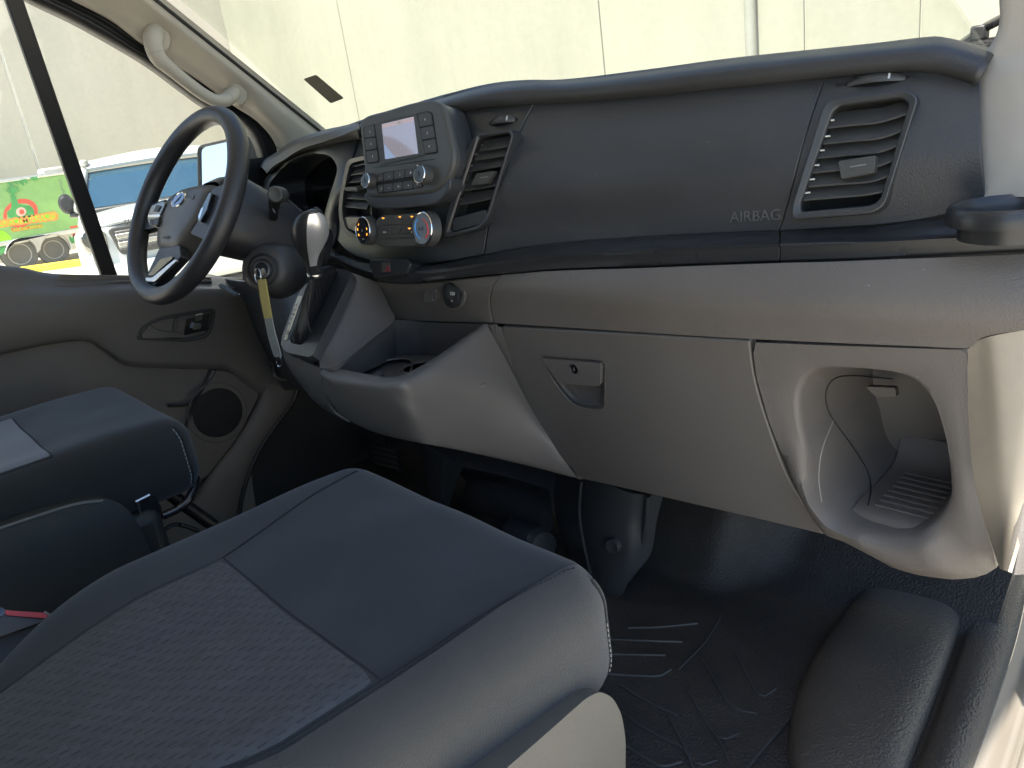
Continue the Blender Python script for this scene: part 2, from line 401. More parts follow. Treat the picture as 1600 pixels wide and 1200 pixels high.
# ================================================================== outside
def surface_mat(name, c1, c2, scale=1.2, rough=.85, bump=.3, bscale=40, streak=0.0):
    Mx = bpy.data.materials.new(name); Mx.use_nodes = True; t = Mx.node_tree; b = t.nodes['Principled BSDF']; b.inputs['Roughness'].default_value = rough
    tc = node(t, 'ShaderNodeTexCoord'); n1 = node(t, 'ShaderNodeTexNoise', Scale=scale, Detail=8.0, Roughness=.65); t.links.new(tc.outputs['Object'], n1.inputs['Vector'])
    rp = node(t, 'ShaderNodeMapRange'); rp.inputs[1].default_value = .32; rp.inputs[2].default_value = .68; t.links.new(n1.outputs[0], rp.inputs[0])
    mx = node(t, 'ShaderNodeMix', data_type='RGBA'); mx.inputs['A'].default_value = (*c1, 1); mx.inputs['B'].default_value = (*c2, 1)
    t.links.new(rp.outputs[0], mx.inputs['Factor']); cout = mx.outputs['Result']
    if streak:                                   # rain streaks and patched areas
        mp = node(t, 'ShaderNodeMapping'); mp.inputs['Scale'].default_value = (1.6, 1.6, .12); t.links.new(tc.outputs['Object'], mp.inputs['Vector'])
        n3 = node(t, 'ShaderNodeTexNoise', Scale=1.0, Detail=9.0, Roughness=.7); t.links.new(mp.outputs[0], n3.inputs['Vector'])
        n5 = node(t, 'ShaderNodeTexNoise', Scale=9.0, Detail=6.0, Roughness=.7); t.links.new(tc.outputs['Object'], n5.inputs['Vector'])
        av = node(t, 'ShaderNodeMath', operation='ADD'); t.links.new(n3.outputs[0], av.inputs[0]); t.links.new(n5.outputs[0], av.inputs[1])
        r3 = node(t, 'ShaderNodeMapRange'); r3.inputs[1].default_value = .75; r3.inputs[2].default_value = 1.25; r3.inputs[3].default_value = 1 - streak; r3.inputs[4].default_value = 1 + streak*.5; t.links.new(av.outputs[0], r3.inputs[0])
        vs = node(t, 'ShaderNodeVectorMath', operation='SCALE'); t.links.new(cout, vs.inputs[0]); t.links.new(r3.outputs[0], vs.inputs['Scale']); cout = vs.outputs[0]
    t.links.new(cout, b.inputs['Base Color'])
    n2 = node(t, 'ShaderNodeTexNoise', Scale=bscale, Detail=6.0); t.links.new(tc.outputs['Object'], n2.inputs['Vector'])
    bp = node(t, 'ShaderNodeBump', Strength=bump, Distance=.01); t.links.new(n2.outputs[0], bp.inputs['Height']); t.links.new(bp.outputs[0], b.inputs['Normal'])
    return Mx
M['concrete'] = surface_mat('pale concrete yard', (.44, .40, .33), (.54, .49, .41), .5)
M['wall'] = surface_mat('tilt-up concrete toned down for sun', (.212, .208, .168), (.245, .240, .195), .35, bump=.05, bscale=2, streak=.1)  # same wall colour as the side wall, darkened to offset direct sun
M['wall_lifted'] = surface_mat('tilt-up concrete lightened for shade', (.44, .415, .345), (.49, .46, .385), .35, bump=.05, bscale=2, streak=.07)  # same wall colour, brightened to make up for the grazing sun
M['joint_pale'] = mat('pale joint sealant', (.75, .73, .66), .8, None)
M['joint'] = mat('grey joint sealant', (.30, .29, .25), .8, None)
M['pipe'] = mat('painted downpipe', (.20, .20, .175), .5, None)
M['kerb_yellow'] = surface_mat('yellow kerb paint', (.55, .42, .02), (.62, .5, .05), 4, bump=.3)
GZ = -0.60
struct(mesh('ground', [(-120, -120, GZ), (120, -120, GZ), (120, 120, GZ), (-120, 120, GZ)], [(0, 1, 2, 3)], 'concrete', smooth=None), label='pale sunlit concrete yard')

def panel_wall(name, label, base, along, outn, edges, top, seams_w, material, jm='joint'):
    t = thing(name, label, 'wall', tuple(base)); al = np.array(along, float); on_ = np.array(outn, float); base = np.array(base, float)
    bk = [base + al*edges[0] - on_*.03, base + al*edges[-1] - on_*.03]
    V = [bk[0], bk[1], bk[1] + (0, 0, top), bk[0] + (0, 0, top)]; V = V + [v - on_*.2 for v in V]
    mesh('joint_backing', V, [(0, 1, 2, 3), (7, 6, 5, 4), (0, 4, 5, 1), (3, 2, 6, 7), (0, 3, 7, 4), (1, 5, 6, 2)], jm, t, smooth=None)
    for i in range(len(edges)-1):
        a, b = edges[i] + seams_w/2, edges[i+1] - seams_w/2
        p = [base + al*a, base + al*b, base + al*b + (0, 0, top), base + al*a + (0, 0, top)]
        V = p + [q - on_*.095 for q in p]
        mesh('wall_panel', V, [(0, 1, 2, 3), (7, 6, 5, 4), (0, 4, 5, 1), (3, 2, 6, 7), (0, 3, 7, 4), (1, 5, 6, 2)], material, t, smooth=None, bevel=.012)
    return t
WX, WY = -22.0, 10.0
s0 = at_x(30, 170, WX)[1]
lw = panel_wall('side_wall', 'cream concrete panel wall behind the green trailer, seen through the side window', (WX, 0, GZ), (0, 1, 0), (1, 0, 0), [s0 - 14, s0 - 7, s0, WY + .1], 9.0, .05, 'wall_lifted', 'joint_pale')
fx = [at_y(px, py, WY)[0] for px, py in ((543, 92), (940, 60), (1257, 42), (1438, 35))]
fw = panel_wall('front_wall', 'pale concrete panel wall filling the windscreen', (0, WY, GZ), (1, 0, 0), (0, -1, 0), [WX, fx[0], fx[1], fx[2], fx[3], fx[3] + 5, fx[3] + 12], 9.0, .022, 'wall')
px_ = at_y(1178, 48, WY)[0]
dp = thing('downpipe', 'vertical painted downpipe fixed to the front wall', 'pipe', (px_, WY - .08, GZ))
tube('pipe', [(px_, WY - .08, z) for z in np.linspace(GZ, 8.2, 12)], .075, 'pipe', dp, n=12)
for z in (.6, 2.2, 3.8, 5.4): box('bracket', (px_, WY - .035, z), (.24, .08, .06), 'pipe', dp)
hk = at_y(822, 150, WY)
lift = thing('wall_lug', 'small dark lifting lug on the front wall above the dashboard', 'bracket', (hk[0], WY, hk[2]))
tube('hook', [(hk[0] - .01, WY, hk[2] + .12), (hk[0], WY - .07, hk[2] + .08), (hk[0] + .02, WY - .07, hk[2] - .1), (hk[0] - .03, WY - .05, hk[2] - .16)], .018, 'joint', lift, n=8)
box('plate', (hk[0], WY - .006, hk[2] + .08), (.1, .012, .14), 'joint', lift)

# ---- green box trailer parked along the side wall
M['tgreen'] = mat('lime vinyl wrap', (.24, .44, .14), .5, None, var=.06)
M['tlime'] = mat('bright lime print', (.28, .62, .02), .4, None)
M['tdark'] = mat('leaf green print', (.06, .30, .08), .4, None)
M['tred'] = mat('red print', (.72, .09, .05), .4, None)
M['torange'] = mat('orange print', (.80, .30, .06), .4, None)
M['tpink'] = mat('pale pink print', (.75, .45, .38), .4, None)
M['tyre'] = mat('dusty tyre rubber', (.13, .125, .11), .8, (60, .5))
M['fender'] = mat('dusty grey fender', (.42, .40, .36), .5, None)
M['rim'] = mat('dull galvanised wheel', (.42, .41, .37), .45, None, metal=.1)
M['grey_print'] = mat('grey green print', (.20, .26, .19), .5, None)
M['alu'] = mat('aluminium trim', (.6, .6, .58), .35, None, metal=.8)
TX = -18.6
TP = Plane((TX, 0, 0), (1, 0, 0))
def tp(px, py, off=0.0): return TP.at(px, py, off)
zt = tp(45, 279)[2]; zb = tp(45, 372)[2]; y1 = tp(128, 330)[1]; y0 = y1 - 6.5
tr = thing('enclosed_trailer', 'lime green enclosed landscaping trailer with pineapple logo and twin wheels', 'trailer', (TX - 1, y1 - 3, GZ))
V = [(TX, y0, zb), (TX, y1, zb), (TX, y1, zt), (TX, y0, zt)]; V = V + [(TX - 2.1, b, c) for a, b, c in V]
mesh('body', V, [(0, 1, 2, 3), (7, 6, 5, 4), (0, 4, 5, 1), (3, 2, 6, 7), (0, 3, 7, 4), (1, 5, 6, 2)], 'tgreen', tr, bevel=.04, smooth=None)
box('roof_rail', (TX - 1.05, (y0 + y1)/2, zt + .02), (2.16, y1 - y0 + .04, .07), 'alu', tr, bevel=.02)
box('lower_rail', (TX - 1.05, (y0 + y1)/2, zb - .02), (2.14, y1 - y0 + .02, .10), 'alu', tr, bevel=.02)
vd = tp(88, 262); box('roof_vent', (TX - .5, vd[1], zt + .10), (.5, .45, .12), 'fender', tr, bevel=.04)
def flat_print(name, pts, material, off=.004, parent=tr, label=None):
    P = [tp(*q, off) for q in pts]
    return prism(name, P, (1, 0, 0), .002, .0, material, parent, bevel=0, smooth=None, label=label)
wr = []
for (cx, cy, r) in ((32, 397, 23), (85, 390, 23)):
    c = tp(cx, cy); rad = abs(tp(cx + r, cy)[1] - c[1]); wr.append((c, rad)); rad = c[2] - GZ if c[2] - GZ < rad*1.35 else rad
    w = lathe('wheel', (TX - .28, c[1], GZ + rad), (1, 0, 0), [(rad*.55, 0), (rad*.9, 0), (rad*.985, .03), (rad, .07), (rad, .19), (rad*.97, .235), (rad*.86, .25), (rad*.66, .235), (rad*.6, .22)], 'tyre', tr, n=40)
    lathe('rim', (TX - .28, c[1], GZ + rad), (1, 0, 0), [(0, .18), (rad*.12, .19), (rad*.14, .2), (rad*.22, .19), (rad*.42, .175), (rad*.5, .19), (rad*.6, .235), (rad*.63, .23), (rad*.60, .1)], 'rim', w, n=32)
    for k in range(8):
        a = 2*math.pi*k/8; lathe('lug_hole', (TX - .28 + .176, c[1] + rad*.34*math.cos(a), GZ + rad + rad*.34*math.sin(a)), (1, 0, 0), [(0, 0), (rad*.06, .002), (rad*.06, .008), (0, .008)], 'black', w, n=10)
fo = cr([(7, 393), (12, 381), (20, 376), (42, 371), (62, 369), (75, 365), (90, 366), (105, 374), (115, 391)], 30)
arc = [(85 + 24*math.cos(t), 390 - 24*math.sin(t)) for t in np.linspace(0, math.pi, 14)] + [(32 + 25*math.cos(t), 397 - 25*math.sin(t)) for t in np.linspace(.1, math.pi, 14)]
prism('fender', [tp(*q) for q in list(fo) + arc], (1, 0, 0), .14, .02, 'fender', tr, bevel=.01)
# print on its side
for (x, s_) in ((12, 1.0), (22, .8), (30, 1.15), (37, .9), (50, .6), (55, .6)):
    flat_print('leaf_print', [(x - 7*s_, 284 - x*.12), (x + 5*s_, 282 - x*.12), (x + 7*s_, 284 + 9*s_ - x*.12)], 'tdark', .004 + x*.0006)
flat_print('logo_disc', [(32 + 27*math.cos(a), 333 - 4*math.cos(a) + 22*math.sin(a)) for a in np.linspace(0, 2*math.pi, 30, endpoint=False)], 'tred', .004)
flat_print('logo_inner', [(32 + 21*math.cos(a), 335 - 3*math.cos(a) + 17*math.sin(a)) for a in np.linspace(0, 2*math.pi, 30, endpoint=False)], 'tgreen', .007)
flat_print('pineapple_print', [(17, 306), (20, 298), (23, 304), (26, 311), (29, 318), (38, 321), (48, 322), (53, 328), (54, 338), (36, 342), (14, 340), (10, 332), (17, 326), (18, 316)], 'tdark', .010)
for k, a in enumerate(np.linspace(-1.15, 1.15, 9)):
    bx, by = 20, 303; L_ = 16 if k % 2 else 20
    flat_print('leaf_print', [(bx - 2, by), (bx + L_*math.sin(a), by - L_*math.cos(a)), (bx + 2.5, by)], 'tdark', .013 + .0025*k)
flat_print('fruit_print', [(33 + 8*math.cos(a), 331 + 7*math.sin(a)) for a in np.linspace(0, 2*math.pi, 20, endpoint=False)], 'tpink', .013)
flat_print('fruit_print', [(34 + 4*math.cos(a), 331 + 4*math.sin(a)) for a in np.linspace(0, 2*math.pi, 14, endpoint=False)], 'tred', .016)
flat_print('banner_print', fillet([(-14, 347), (86, 330), (92, 336), (90, 344), (-10, 357)], 3, 4), 'torange', .010)
flat_print('banner_print', fillet([(-12, 349), (84, 333), (89, 337), (87, 342), (-9, 355)], 2, 4), 'tlime', .013)
bdir = tp(80, 338) - tp(0, 350)
text('banner_lettering', 'TAROMAROS', tp(38, 344, .017), bdir, (0, 0, 1), .20, 'torange', tr, .002, bold=.02)
flat_print('ribbon_print', [(17, 357), (66, 350), (67, 355), (20, 362.5)], 'tred', .010)
text('ribbon_lettering', 'LANDSCAPING', tp(42.5, 356.3, .014), tp(66, 352) - tp(17, 359), (0, 0, 1), .088, 'tlime', tr, .002, bold=.012)
for k, s_ in enumerate(('S', 'L', 'S', 'T')):
    text('list_lettering', s_, tp(95 + 3*k, 285 + 9.5*k, .006), bdir, (0, 0, 1), .15, 'grey_print', tr, .002)
flat_print('lime_print', cr([(-8, 362), (6, 361), (17, 370), (18, 378), (6, 384), (-8, 384)], 18, True), 'tlime', .006)
for k in range(6):
    flat_print('leaf_print', [(-6 + 3*k, 402 - 3*k), (-4 + 4*k, 374 + 3*k), (0 + 3*k, 400 - 2*k)], 'tdark', .010 + .003*k)
flat_print('leaf_print', [(110, 382), (107, 368), (113, 372), (116, 364), (119, 378)], 'tdark', .006)
flat_print('side_print', [(109, 354), (121, 352), (121, 355), (110, 357)], 'tred', .006)
flat_print('side_print', cr([(114, 360), (118, 358), (121, 360), (119, 362), (117, 368), (120, 374), (116, 372), (113, 366)], 16, True), 'tred', .006)

# ---- white pickup facing the van
pk_x = -8.2
PP = Plane((pk_x, 0, 0), (1, 0, 0)); PWP = Plane((pk_x - 1.75, 0, 0), (1, 0, -.55))
M['pk_white'] = mat('white pickup paint', (.50, .52, .51), .22, None, coat=.5, var=.02)
M['pk_glass'] = mat('dark tinted windscreen', (.012, .045, .075), .06, None, coat=1.0)
M['pk_grille'] = mat('dark grille plastic', (.045, .043, .038), .35, None)
M['pk_trim'] = mat('worn chrome grille bar', (.45, .44, .40), .25, None, metal=.9)
M['lamp'] = mat('headlamp lens', (.35, .36, .36), .08, None, coat=1.0)
pk = thing('pickup_truck', 'white pickup truck facing the van with dark windscreen and black barred grille', 'truck', (pk_x, PP.at(122, 380)[1] + 1.025, GZ)); pk.rotation_euler.z = math.radians(-15)
yl_ = PP.at(122, 380)[1]; wid = 2.05; yr_ = yl_ + wid; ym = (yl_ + yr_)/2
def pkp(px, py, dx=0.0): return at_x(px, py, pk_x + dx)
zh = pkp(200, 358)[2] + .09; zhb = at_x(190, 322, pk_x - 1.35)[2]; zg0 = pkp(190, 412)[2]
# hood: loft from front edge to windscreen base
H = [[(pk_x - .10, yl_ + .12, zh - .04), (pk_x - .03, yl_ + .5, zh - .01), (pk_x, ym, zh), (pk_x - .03, yr_ - .5, zh - .01), (pk_x - .10, yr_ - .12, zh - .04)]]
H.append([(pk_x - .25, yl_ + .06, zh), (pk_x - .2, yl_ + .5, zh + .06), (pk_x - .2, ym, zh + .05), (pk_x - .2, yr_ - .5, zh + .06), (pk_x - .25, yr_ - .06, zh)])
H.append([(pk_x - 1.35, yl_ + .04, zhb - .06), (pk_x - 1.35, yl_ + .5, zhb), (pk_x - 1.38, ym, zhb), (pk_x - 1.35, yr_ - .5, zhb), (pk_x - 1.35, yr_ - .04, zhb - .06)])
sheet('hood', loft([cr(h, 16) for h in H], 10), 'pk_white', pk, thick=.03, smooth=60)
text('hood_badge', 'II', pkp(203, 350) + np.array([.02, 0, 0]), (0, 1, 0), (0, 0, 1), .12, 'pk_grille', pk, .01)
# front end
prism('front_clip', [(pk_x - .14, y, z) for y, z in fillet([(yl_, zh - .05), (yr_, zh - .05), (yr_ + .02, GZ + .45), (yl_ - .02, GZ + .45)], .08, 4)], (1, 0, 0), .10, 1.2, 'pk_white', pk, bevel=.04)
gr = prism('grille', [(pk_x - .03, y, z) for y, z in fillet([(yl_ + .30, zh - .06), (yr_ - .30, zh - .06), (yr_ - .36, zg0 + .06), (yl_ + .36, zg0 + .06)], .05, 4)], (1, 0, 0), .03, .10, 'pk_grille', pk, bevel=.02)
gh = zh - zg0
for k in range(5):
    z = zh - .11 - k*(gh - .2)/5; box('grille_bar', (pk_x + .02, ym, z), (.06, wid - .72, .055 if k in (1, 3) else .03), 'pk_trim' if k in (1, 3) else 'pk_grille', gr, bevel=.012)
for k in range(7): box('grille_upright', (pk_x + .012, yl_ + .45 + k*(wid - .9)/6, (zh + zg0)/2), (.035, .03, gh - .2), 'pk_grille', gr, bevel=.006)
for s_ in (-1, 1):
    yy = ym + s_*(wid/2 - .15)
    hl = prism('headlight', [(pk_x - .06 - .0, y, z) for y, z in fillet([(yy - .12, zh - .08), (yy + .13, zh - .06), (yy + .12, zg0 + .10), (yy - .08, zg0 + .12)], .06, 4)], (1, 0, 0), .05, .06, 'pk_trim', pk, bevel=.02)
    lathe('lens', (pk_x - .01, yy, (zh + zg0)/2 + .06), (1, 0, 0), [(.09, 0), (.088, .01), (.05, .018), (0, .02)], 'gloss', hl, n=20)
    lathe('lens', (pk_x - .01, yy, (zh + zg0)/2 - .13), (1, 0, 0), [(.07, 0), (.068, .01), (.04, .018), (0, .02)], 'lamp', hl, n=20)
box('bumper', (pk_x + .02, ym, zg0 - .16), (.34, wid + .02, .30), 'pk_white', pk, bevel=.06, bseg=4)
box('lower_bumper', (pk_x - .02, ym, zg0 - .42), (.26, wid - .1, .20), 'pk_grille', pk, bevel=.04)
# windscreen and roof
zb_ = zhb + .02; wbx = pk_x - 1.42; wtx = pk_x - 2.1; ztw = at_x(190, 262, wtx)[2]; ztr = at_x(190, 250, wtx - .25)[2]
W = [[(wbx - .12, yl_ + .10, zb_), (wbx, ym, zb_ + .0), (wbx - .12, yr_ - .10, zb_)], [(wtx - .08, yl_ + .24, ztw), (wtx, ym, ztw + .01), (wtx - .08, yr_ - .24, ztw)]]
sheet('windscreen', loft([cr(w, 14) for w in W], 6), 'pk_glass', pk, thick=.02, smooth=60)
box('wiper_cowl', (wbx + .04, ym, zhb - .01), (.16, wid - .3, .05), 'pk_grille', pk, bevel=.015)
for s_ in (-1, 1):
    e0 = np.array((wbx - .14, ym + s_*(wid/2 - .07), zb_)); e1 = np.array((wtx - .1, ym + s_*(wid/2 - .21), ztw + .02))
    tube('pillar', [e0, (e0 + e1)/2 + (.01, 0, .02), e1], .06, 'pk_white', pk, n=10)
    mm_ = np.array((wbx - .35, ym + s_*(wid/2 + .05), zb_ + .08))
    mh = lathe('door_mirror', mm_, (1, 0, 0), [(0, .07), (.07, .06), (.10, .02), (.105, -.04), (.09, -.06), (0, -.06)], 'black', pk, n=20, sx=.8, sy=1.1)
    tube('mirror_arm', [mm_ + (0, 0, -.12), mm_ + (-.02, -s_*.2, -.16)], .035, 'gloss', mh, n=8)
Rf = [[(wtx - .05, yl_ + .26, ztw + .01), (wtx + .02, ym, ztw + .03), (wtx - .05, yr_ - .26, ztw + .01)], [(wtx - .35, yl_ + .24, ztr), (wtx - .35, ym, ztr + .05), (wtx - .35, yr_ - .24, ztr)], [(wtx - 1.8, yl_ + .24, ztr - .03), (wtx - 1.8, ym, ztr + .02), (wtx - 1.8, yr_ - .24, ztr - .03)]]
sheet('roof', loft([cr(w, 14) for w in Rf], 10), 'pk_white', pk, thick=.04, smooth=60)
box('cab', (wbx - 1.4, ym, (zb_ + GZ)/2 + .25), (2.3, wid - .04, zb_ - GZ - .55), 'pk_white', pk, bevel=.08, bseg=4)
for s_ in (-1, 1):
    box('side_window', (wtx - .95, ym + s_*(wid/2 - .2), (ztw + zb_)/2), (1.5, .03, ztw - zb_ - .06), 'pk_glass', pk, bevel=.01, axes=[(1, 0, 0), (0, .95, -.3*s_), (0, .3*s_, .95)])
    lathe('antenna_mount', (wtx - .1, ym + s_*(wid/2 - .24), ztw + .08), (0, 0, 1), [(.06, 0), (.05, .05), (.02, .07), (0, .07)], 'joint', pk, n=12)
    for dx in (-.75, -3.9):
        w = lathe('wheel', (pk_x + dx, ym + s_*(wid/2 - .26), GZ + .40), (0, s_, 0), [(.22, 0), (.36, 0), (.40, .04), (.40, .2), (.37, .25), (.25, .24)], 'tyre', pk, n=28)
        lathe('rim', (pk_x + dx, ym + s_*(wid/2 - .26), GZ + .40), (0, s_, 0), [(0, .2), (.1, .2), (.2, .19), (.25, .235), (.24, .1)], 'rim', w, n=24)
# yellow painted kerb in front of the trailer with two small painted arrows
kz = at_z(60, 425, GZ)
kp = [at_z(px, py, GZ) for px, py in ((60, 428), (88, 424), (130, 418.5))]
kb = box('yellow_kerb', ((kp[0] + kp[2])/2 + (0, .6, .06)), (.22, np.linalg.norm(kp[2] - kp[0]) + 2.4, .14), 'kerb_yellow', None, axes=[nrm(np.cross(kp[2] - kp[0], (0, 0, 1))), nrm(kp[2] - kp[0]), (0, 0, 1)], bevel=.02, loc=(kp[0] + kp[2])/2)
tag(kb, 'yellow painted kerb on the pale ground below the side window', 'kerb')

# ================================================================== the cab shell
def zfloor(x, y):
    w = .085 + .10*max(0, min(1, (y - .78)/.45)); c = -.395 - .02*max(0, (y-.8)/.4); t = abs(x - c)/w
    hgt = 0*(.045 + .16*max(0, (y - .85)/.45)**1.6) * (0.5 - .5*math.cos(math.pi*min(1, max(0, (y - .66)/.20))))
    b = hgt * (math.cos(min(t, 1)*math.pi/2)**.9 if t < 1 else 0)
    q = min(1, max(0, (-.70 - x)/.10)); q = q*q*(3 - 2*q); q2 = min(1, max(0, (x + 1.35)/.2)); q *= q2
    y0_, sl_ = 1.22 - .13*q, .9 + .75*q; d = y - y0_; toe = sl_*(d + .03)**2/.12 if -.03 < d < .03 else max(0, d)*sl_
    return max(b, 0) + toe
xs = np.linspace(-2.20, -.335, 76); ys = np.concatenate([np.linspace(-.55, 1.0, 36), np.linspace(1.02, 1.5, 48)])
struct(sheet('cab_floor', [[(x, y, zfloor(x, y)) for y in ys] for x in xs], 'rubber', None, thick=.02, smooth=80, loc=(0, 0, 0)), label='black moulded rubber cab floor')
hl = [(1262, 1260), (1232, 1190), (1236, 1110), (1262, 1040), (1318, 955), (1380, 885), (1425, 845)]; hr = [(1408, 1240), (1428, 1183), (1460, 1100), (1498, 990), (1515, 925), (1530, 880), (1540, 845)]
HL = cr([at_z(*q, .004) for q in hl], 30); HR = cr([at_z(*q, .012) for q in hr], 30); rows = []
for f, dz in ((0, -.012), (.02, .012), (.07, .036), (.18, .055), (.36, .064), (.6, .064), (.82, .058), (.95, .036), (1.0, .0)): rows.append(HL*(1-f) + HR*f + np.outer(np.interp(np.linspace(0, 1, 30), [0, .12, .5, 1], [.3, .45, .42, .10]), (0, 0, dz)))
struct(sheet('step_hump', loft(rows, 34), 'step', None, thick=.004, smooth=180), label='pebbled black rubber hump beside the door sill')
# ribs moulded in the mat
mt = thing('floor_mat', 'black ribbed rubber floor mat in the passenger footwell', 'floor mat', (-.8, .85, 0))
mo = [at_z(*q, .004) for q in fillet([(905, 935), (1090, 952), (1135, 978), (1235, 1075), (1252, 1105), (1150, 1225), (760, 1225)], 18, 5)]
prism('mat_base', mo, (0, 0, 1), .004, .003, 'rubber', mt, bevel=.002)
ribs = [[(981, 981), (1030, 980), (1090, 974)], [(948, 999), (1000, 1001), (1066, 1003)], [(940, 1022), (985, 1023), (1040, 1024)], [(938, 1053), (1000, 1056), (1030, 1056), (1048, 1046)],
        [(968, 1070), (1010, 1096), (1058, 1118)], [(962, 1107), (1010, 1140), (1060, 1165), (1075, 1180), (1082, 1200)], [(970, 1160), (1010, 1186), (1036, 1197), (1065, 1190)],
        [(1060, 1046), (1100, 1005), (1128, 962)], [(1075, 1080), (1120, 1150), (1156, 1146)], [(1045, 1120), (1085, 1190), (1120, 1188)], [(1150, 1020), (1185, 1085), (1212, 1076)], [(1120, 1150), (1140, 1190)], [(1098, 1030), (1140, 1100), (1182, 1115)]]
for k, rb in enumerate(ribs):
    r_ = cr([at_z(px, py, .009) for px, py in rb], 14); f_ = .0025 if k < 7 else .0016
    tube('rib', r_, f_, 'mat_smooth', mt, n=6, smooth=60)
# sill
g_ = [(1513, 917), (1493, 987), (1453, 1100), (1420, 1183), (1400, 1240)]
e1 = [(1535, 905), (1520, 975), (1482, 1090), (1450, 1180), (1430, 1240)]
e2 = [(1600, 880), (1576, 985), (1536, 1100), (1500, 1195), (1484, 1240)]
r0 = cr([at_z(*q, .0) for q in g_], 20); r1 = cr([at_z(*q, .018) for q in e1], 20); r2 = cr([at_z(*q, .024) for q in e2], 20)
ra = r0 + (0, 0, -.02); r3 = r2 + (.012, 0, -.012)
def ext(R, d=.7):                              # carry the sill on past the frame, back towards the seat
    t = nrm(R[-1] - R[-3]); return np.vstack([R, R[-1] + t*d*.5, R[-1] + t*d])
struct(sheet('sill_trim', loft([ext(q) for q in (ra, r0, (r0+r1)/2 + (0, 0, -.004), r1, (r1+r2)/2 + (0, 0, .006), r2, r3)], 22), 'step', None, thick=.004, smooth=80), label='pebbled black plastic sill trim')
q0 = ext(r3) + (.001, 0, -.001); dxs = [(0, 0), (.012, -.006), (.022, -.004), (.030, .002), (.037, -.006), (.05, -.016), (.07, -.020), (.085, -.03), (.10, -.09), (.11, -.30)]
struct(sheet('painted_sill', loft([q0 + (a, 0, b) for a, b in dxs], 40), 'paint', None, thick=.003, smooth=80), label='glossy white painted door sill')
tube('door_seal', ext(r3) + (.052, 0, .0), .006, 'paint', bpy.data.objects['painted_sill'], n=8)

# footwell behind and under the dashboard
fwm = [[(-2.20, 1.28, .16), (-.3, 1.28, .16)], [(-2.20, 1.36, .42), (-.3, 1.36, .42)], [(-2.20, 1.4, .95), (-.3, 1.4, .95)]]
struct(sheet('firewall', loft([lin(q, 14) for q in fwm], 10), 'carpet', None, thick=.02, smooth=80), label='dark carpeted bulkhead below the dashboard')
tc_ = thing('tunnel_cover', 'black plastic centre brace with round plug between dashboard and floor', 'brace', (-.95, 1.0, 0))
TR = [[(868, 735), (930, 750), (985, 770), (1036, 775)], [(866, 790), (925, 800), (985, 810), (1026, 815)], [(880, 850), (930, 855), (985, 860), (1018, 862)], [(908, 900), (938, 905), (975, 905), (1000, 888)], [(922, 935), (938, 940), (955, 938), (968, 928)]]
TD = [(1.03, .98, .99, 1.03), (1.03, .975, .985, 1.03), (1.02, .965, .975, 1.02), (1.0, .955, .965, .99), (.97, .95, .955, .96)]
sheet('cover', loft([cr([at_y(*p, d) for p, d in zip(q, dd)], 20) for q, dd in zip(TR, TD)], 24), 'dash_smooth', tc_, thick=.006, smooth=70)
pc = at_y(957, 853, .958); lathe('plug', pc, (0.15, -1, .2), [(.0, .003), (.011, .003), (.0125, .004), (.014, .004), (.015, .0), (.015, -.015)], 'dash_smooth', tc_, n=28)
tube('edge_bead', cr([at_y(*q, .965) for q in ((908, 752), (905, 800), (912, 850), (925, 905), (934, 935))], 20), .004, 'dash_smooth', tc_, n=8)
tube('edge_bead', cr([at_y(*q, 1.0) for q in ((1012, 775), (1008, 830), (990, 875), (962, 915), (948, 938))], 20), .006, 'dash_smooth', tc_, n=8)
hb = thing('heater_duct', 'dull dark heater duct under the console in front of the seat', 'duct', (-1.2, 1.0, 0))
HR = [[(712, 728), (760, 738), (810, 750), (858, 765)], [(728, 752), (770, 756), (815, 772), (862, 800)], [(722, 775), (770, 790), (815, 812), (858, 835)], [(710, 800), (760, 820), (810, 840), (862, 870)]]
HD = [1.08, 1.02, 1.0, 1.06]
sheet('housing', loft([cr([at_y(*p, d) for p in q], 16) for q, d in zip(HR, HD)], 16), 'carpet', hb, thick=.01, smooth=80)
lathe('round_end', at_y(845, 850, .98), (1, -.25, .2), [(0, .02), (.03, .018), (.04, .008), (.042, 0), (.042, -.12)], 'dash_smooth', hb, n=24)
sb_ = thing('console_bracket', 'black flared bracket under the console beside the pedals', 'bracket', (-1.3, .95, 0))
BR = [[(655, 690), (690, 712), (728, 724)], [(662, 730), (690, 745), (716, 745)], [(668, 770), (690, 778), (706, 775)], [(676, 800), (692, 803), (703, 800)]]
sheet('bracket', loft([cr([at_y(*p, d) for p, d in zip(q, (1.0, .95, .97))], 12) for q in BR], 14), 'dash_smooth', sb_, thick=.006, smooth=70)
pd = thing('brake_pedal', 'black ribbed brake pedal in the dark driver footwell', 'pedal', (-1.45, 1.0, .1))
PD_ = Plane(at_y(598, 712, 1.0), (0.1, -.8, .6))
prism('pad', PD_.poly(fillet([(572, 690), (622, 702), (628, 738), (580, 722)], 5, 4)), PD_.n, .008, .008, 'black', pd)
for k in range(4): tube('ridge', PD_.poly([(580 + k*2, 696 + 9*k), (618 + k*2, 706 + 9*k)], .009), .0025, 'mat_smooth', pd, n=6)
tube('arm', [PD_.at(600, 712, -.01), PD_.at(604, 690, -.05), PD_.at(606, 650, -.09)], .008, 'black', pd, n=8)

# roof, rear bulkhead and pillars behind the camera that shade the cab
struct(box('roof_lining', (-1.15, .04, 1.66), (1.96, 1.30, .05), 'headliner', None, bevel=.02, loc=(-1.15, .02, 1.66)), label='pale roof lining of the cab')
struct(box('rear_bulkhead', (-1.15, -.59, .80), (1.96, .04, 1.70), 'seat_plastic_dark', None, bevel=.01, loc=(-1.15, -.58, 0)), label='dark rear bulkhead of the cab')

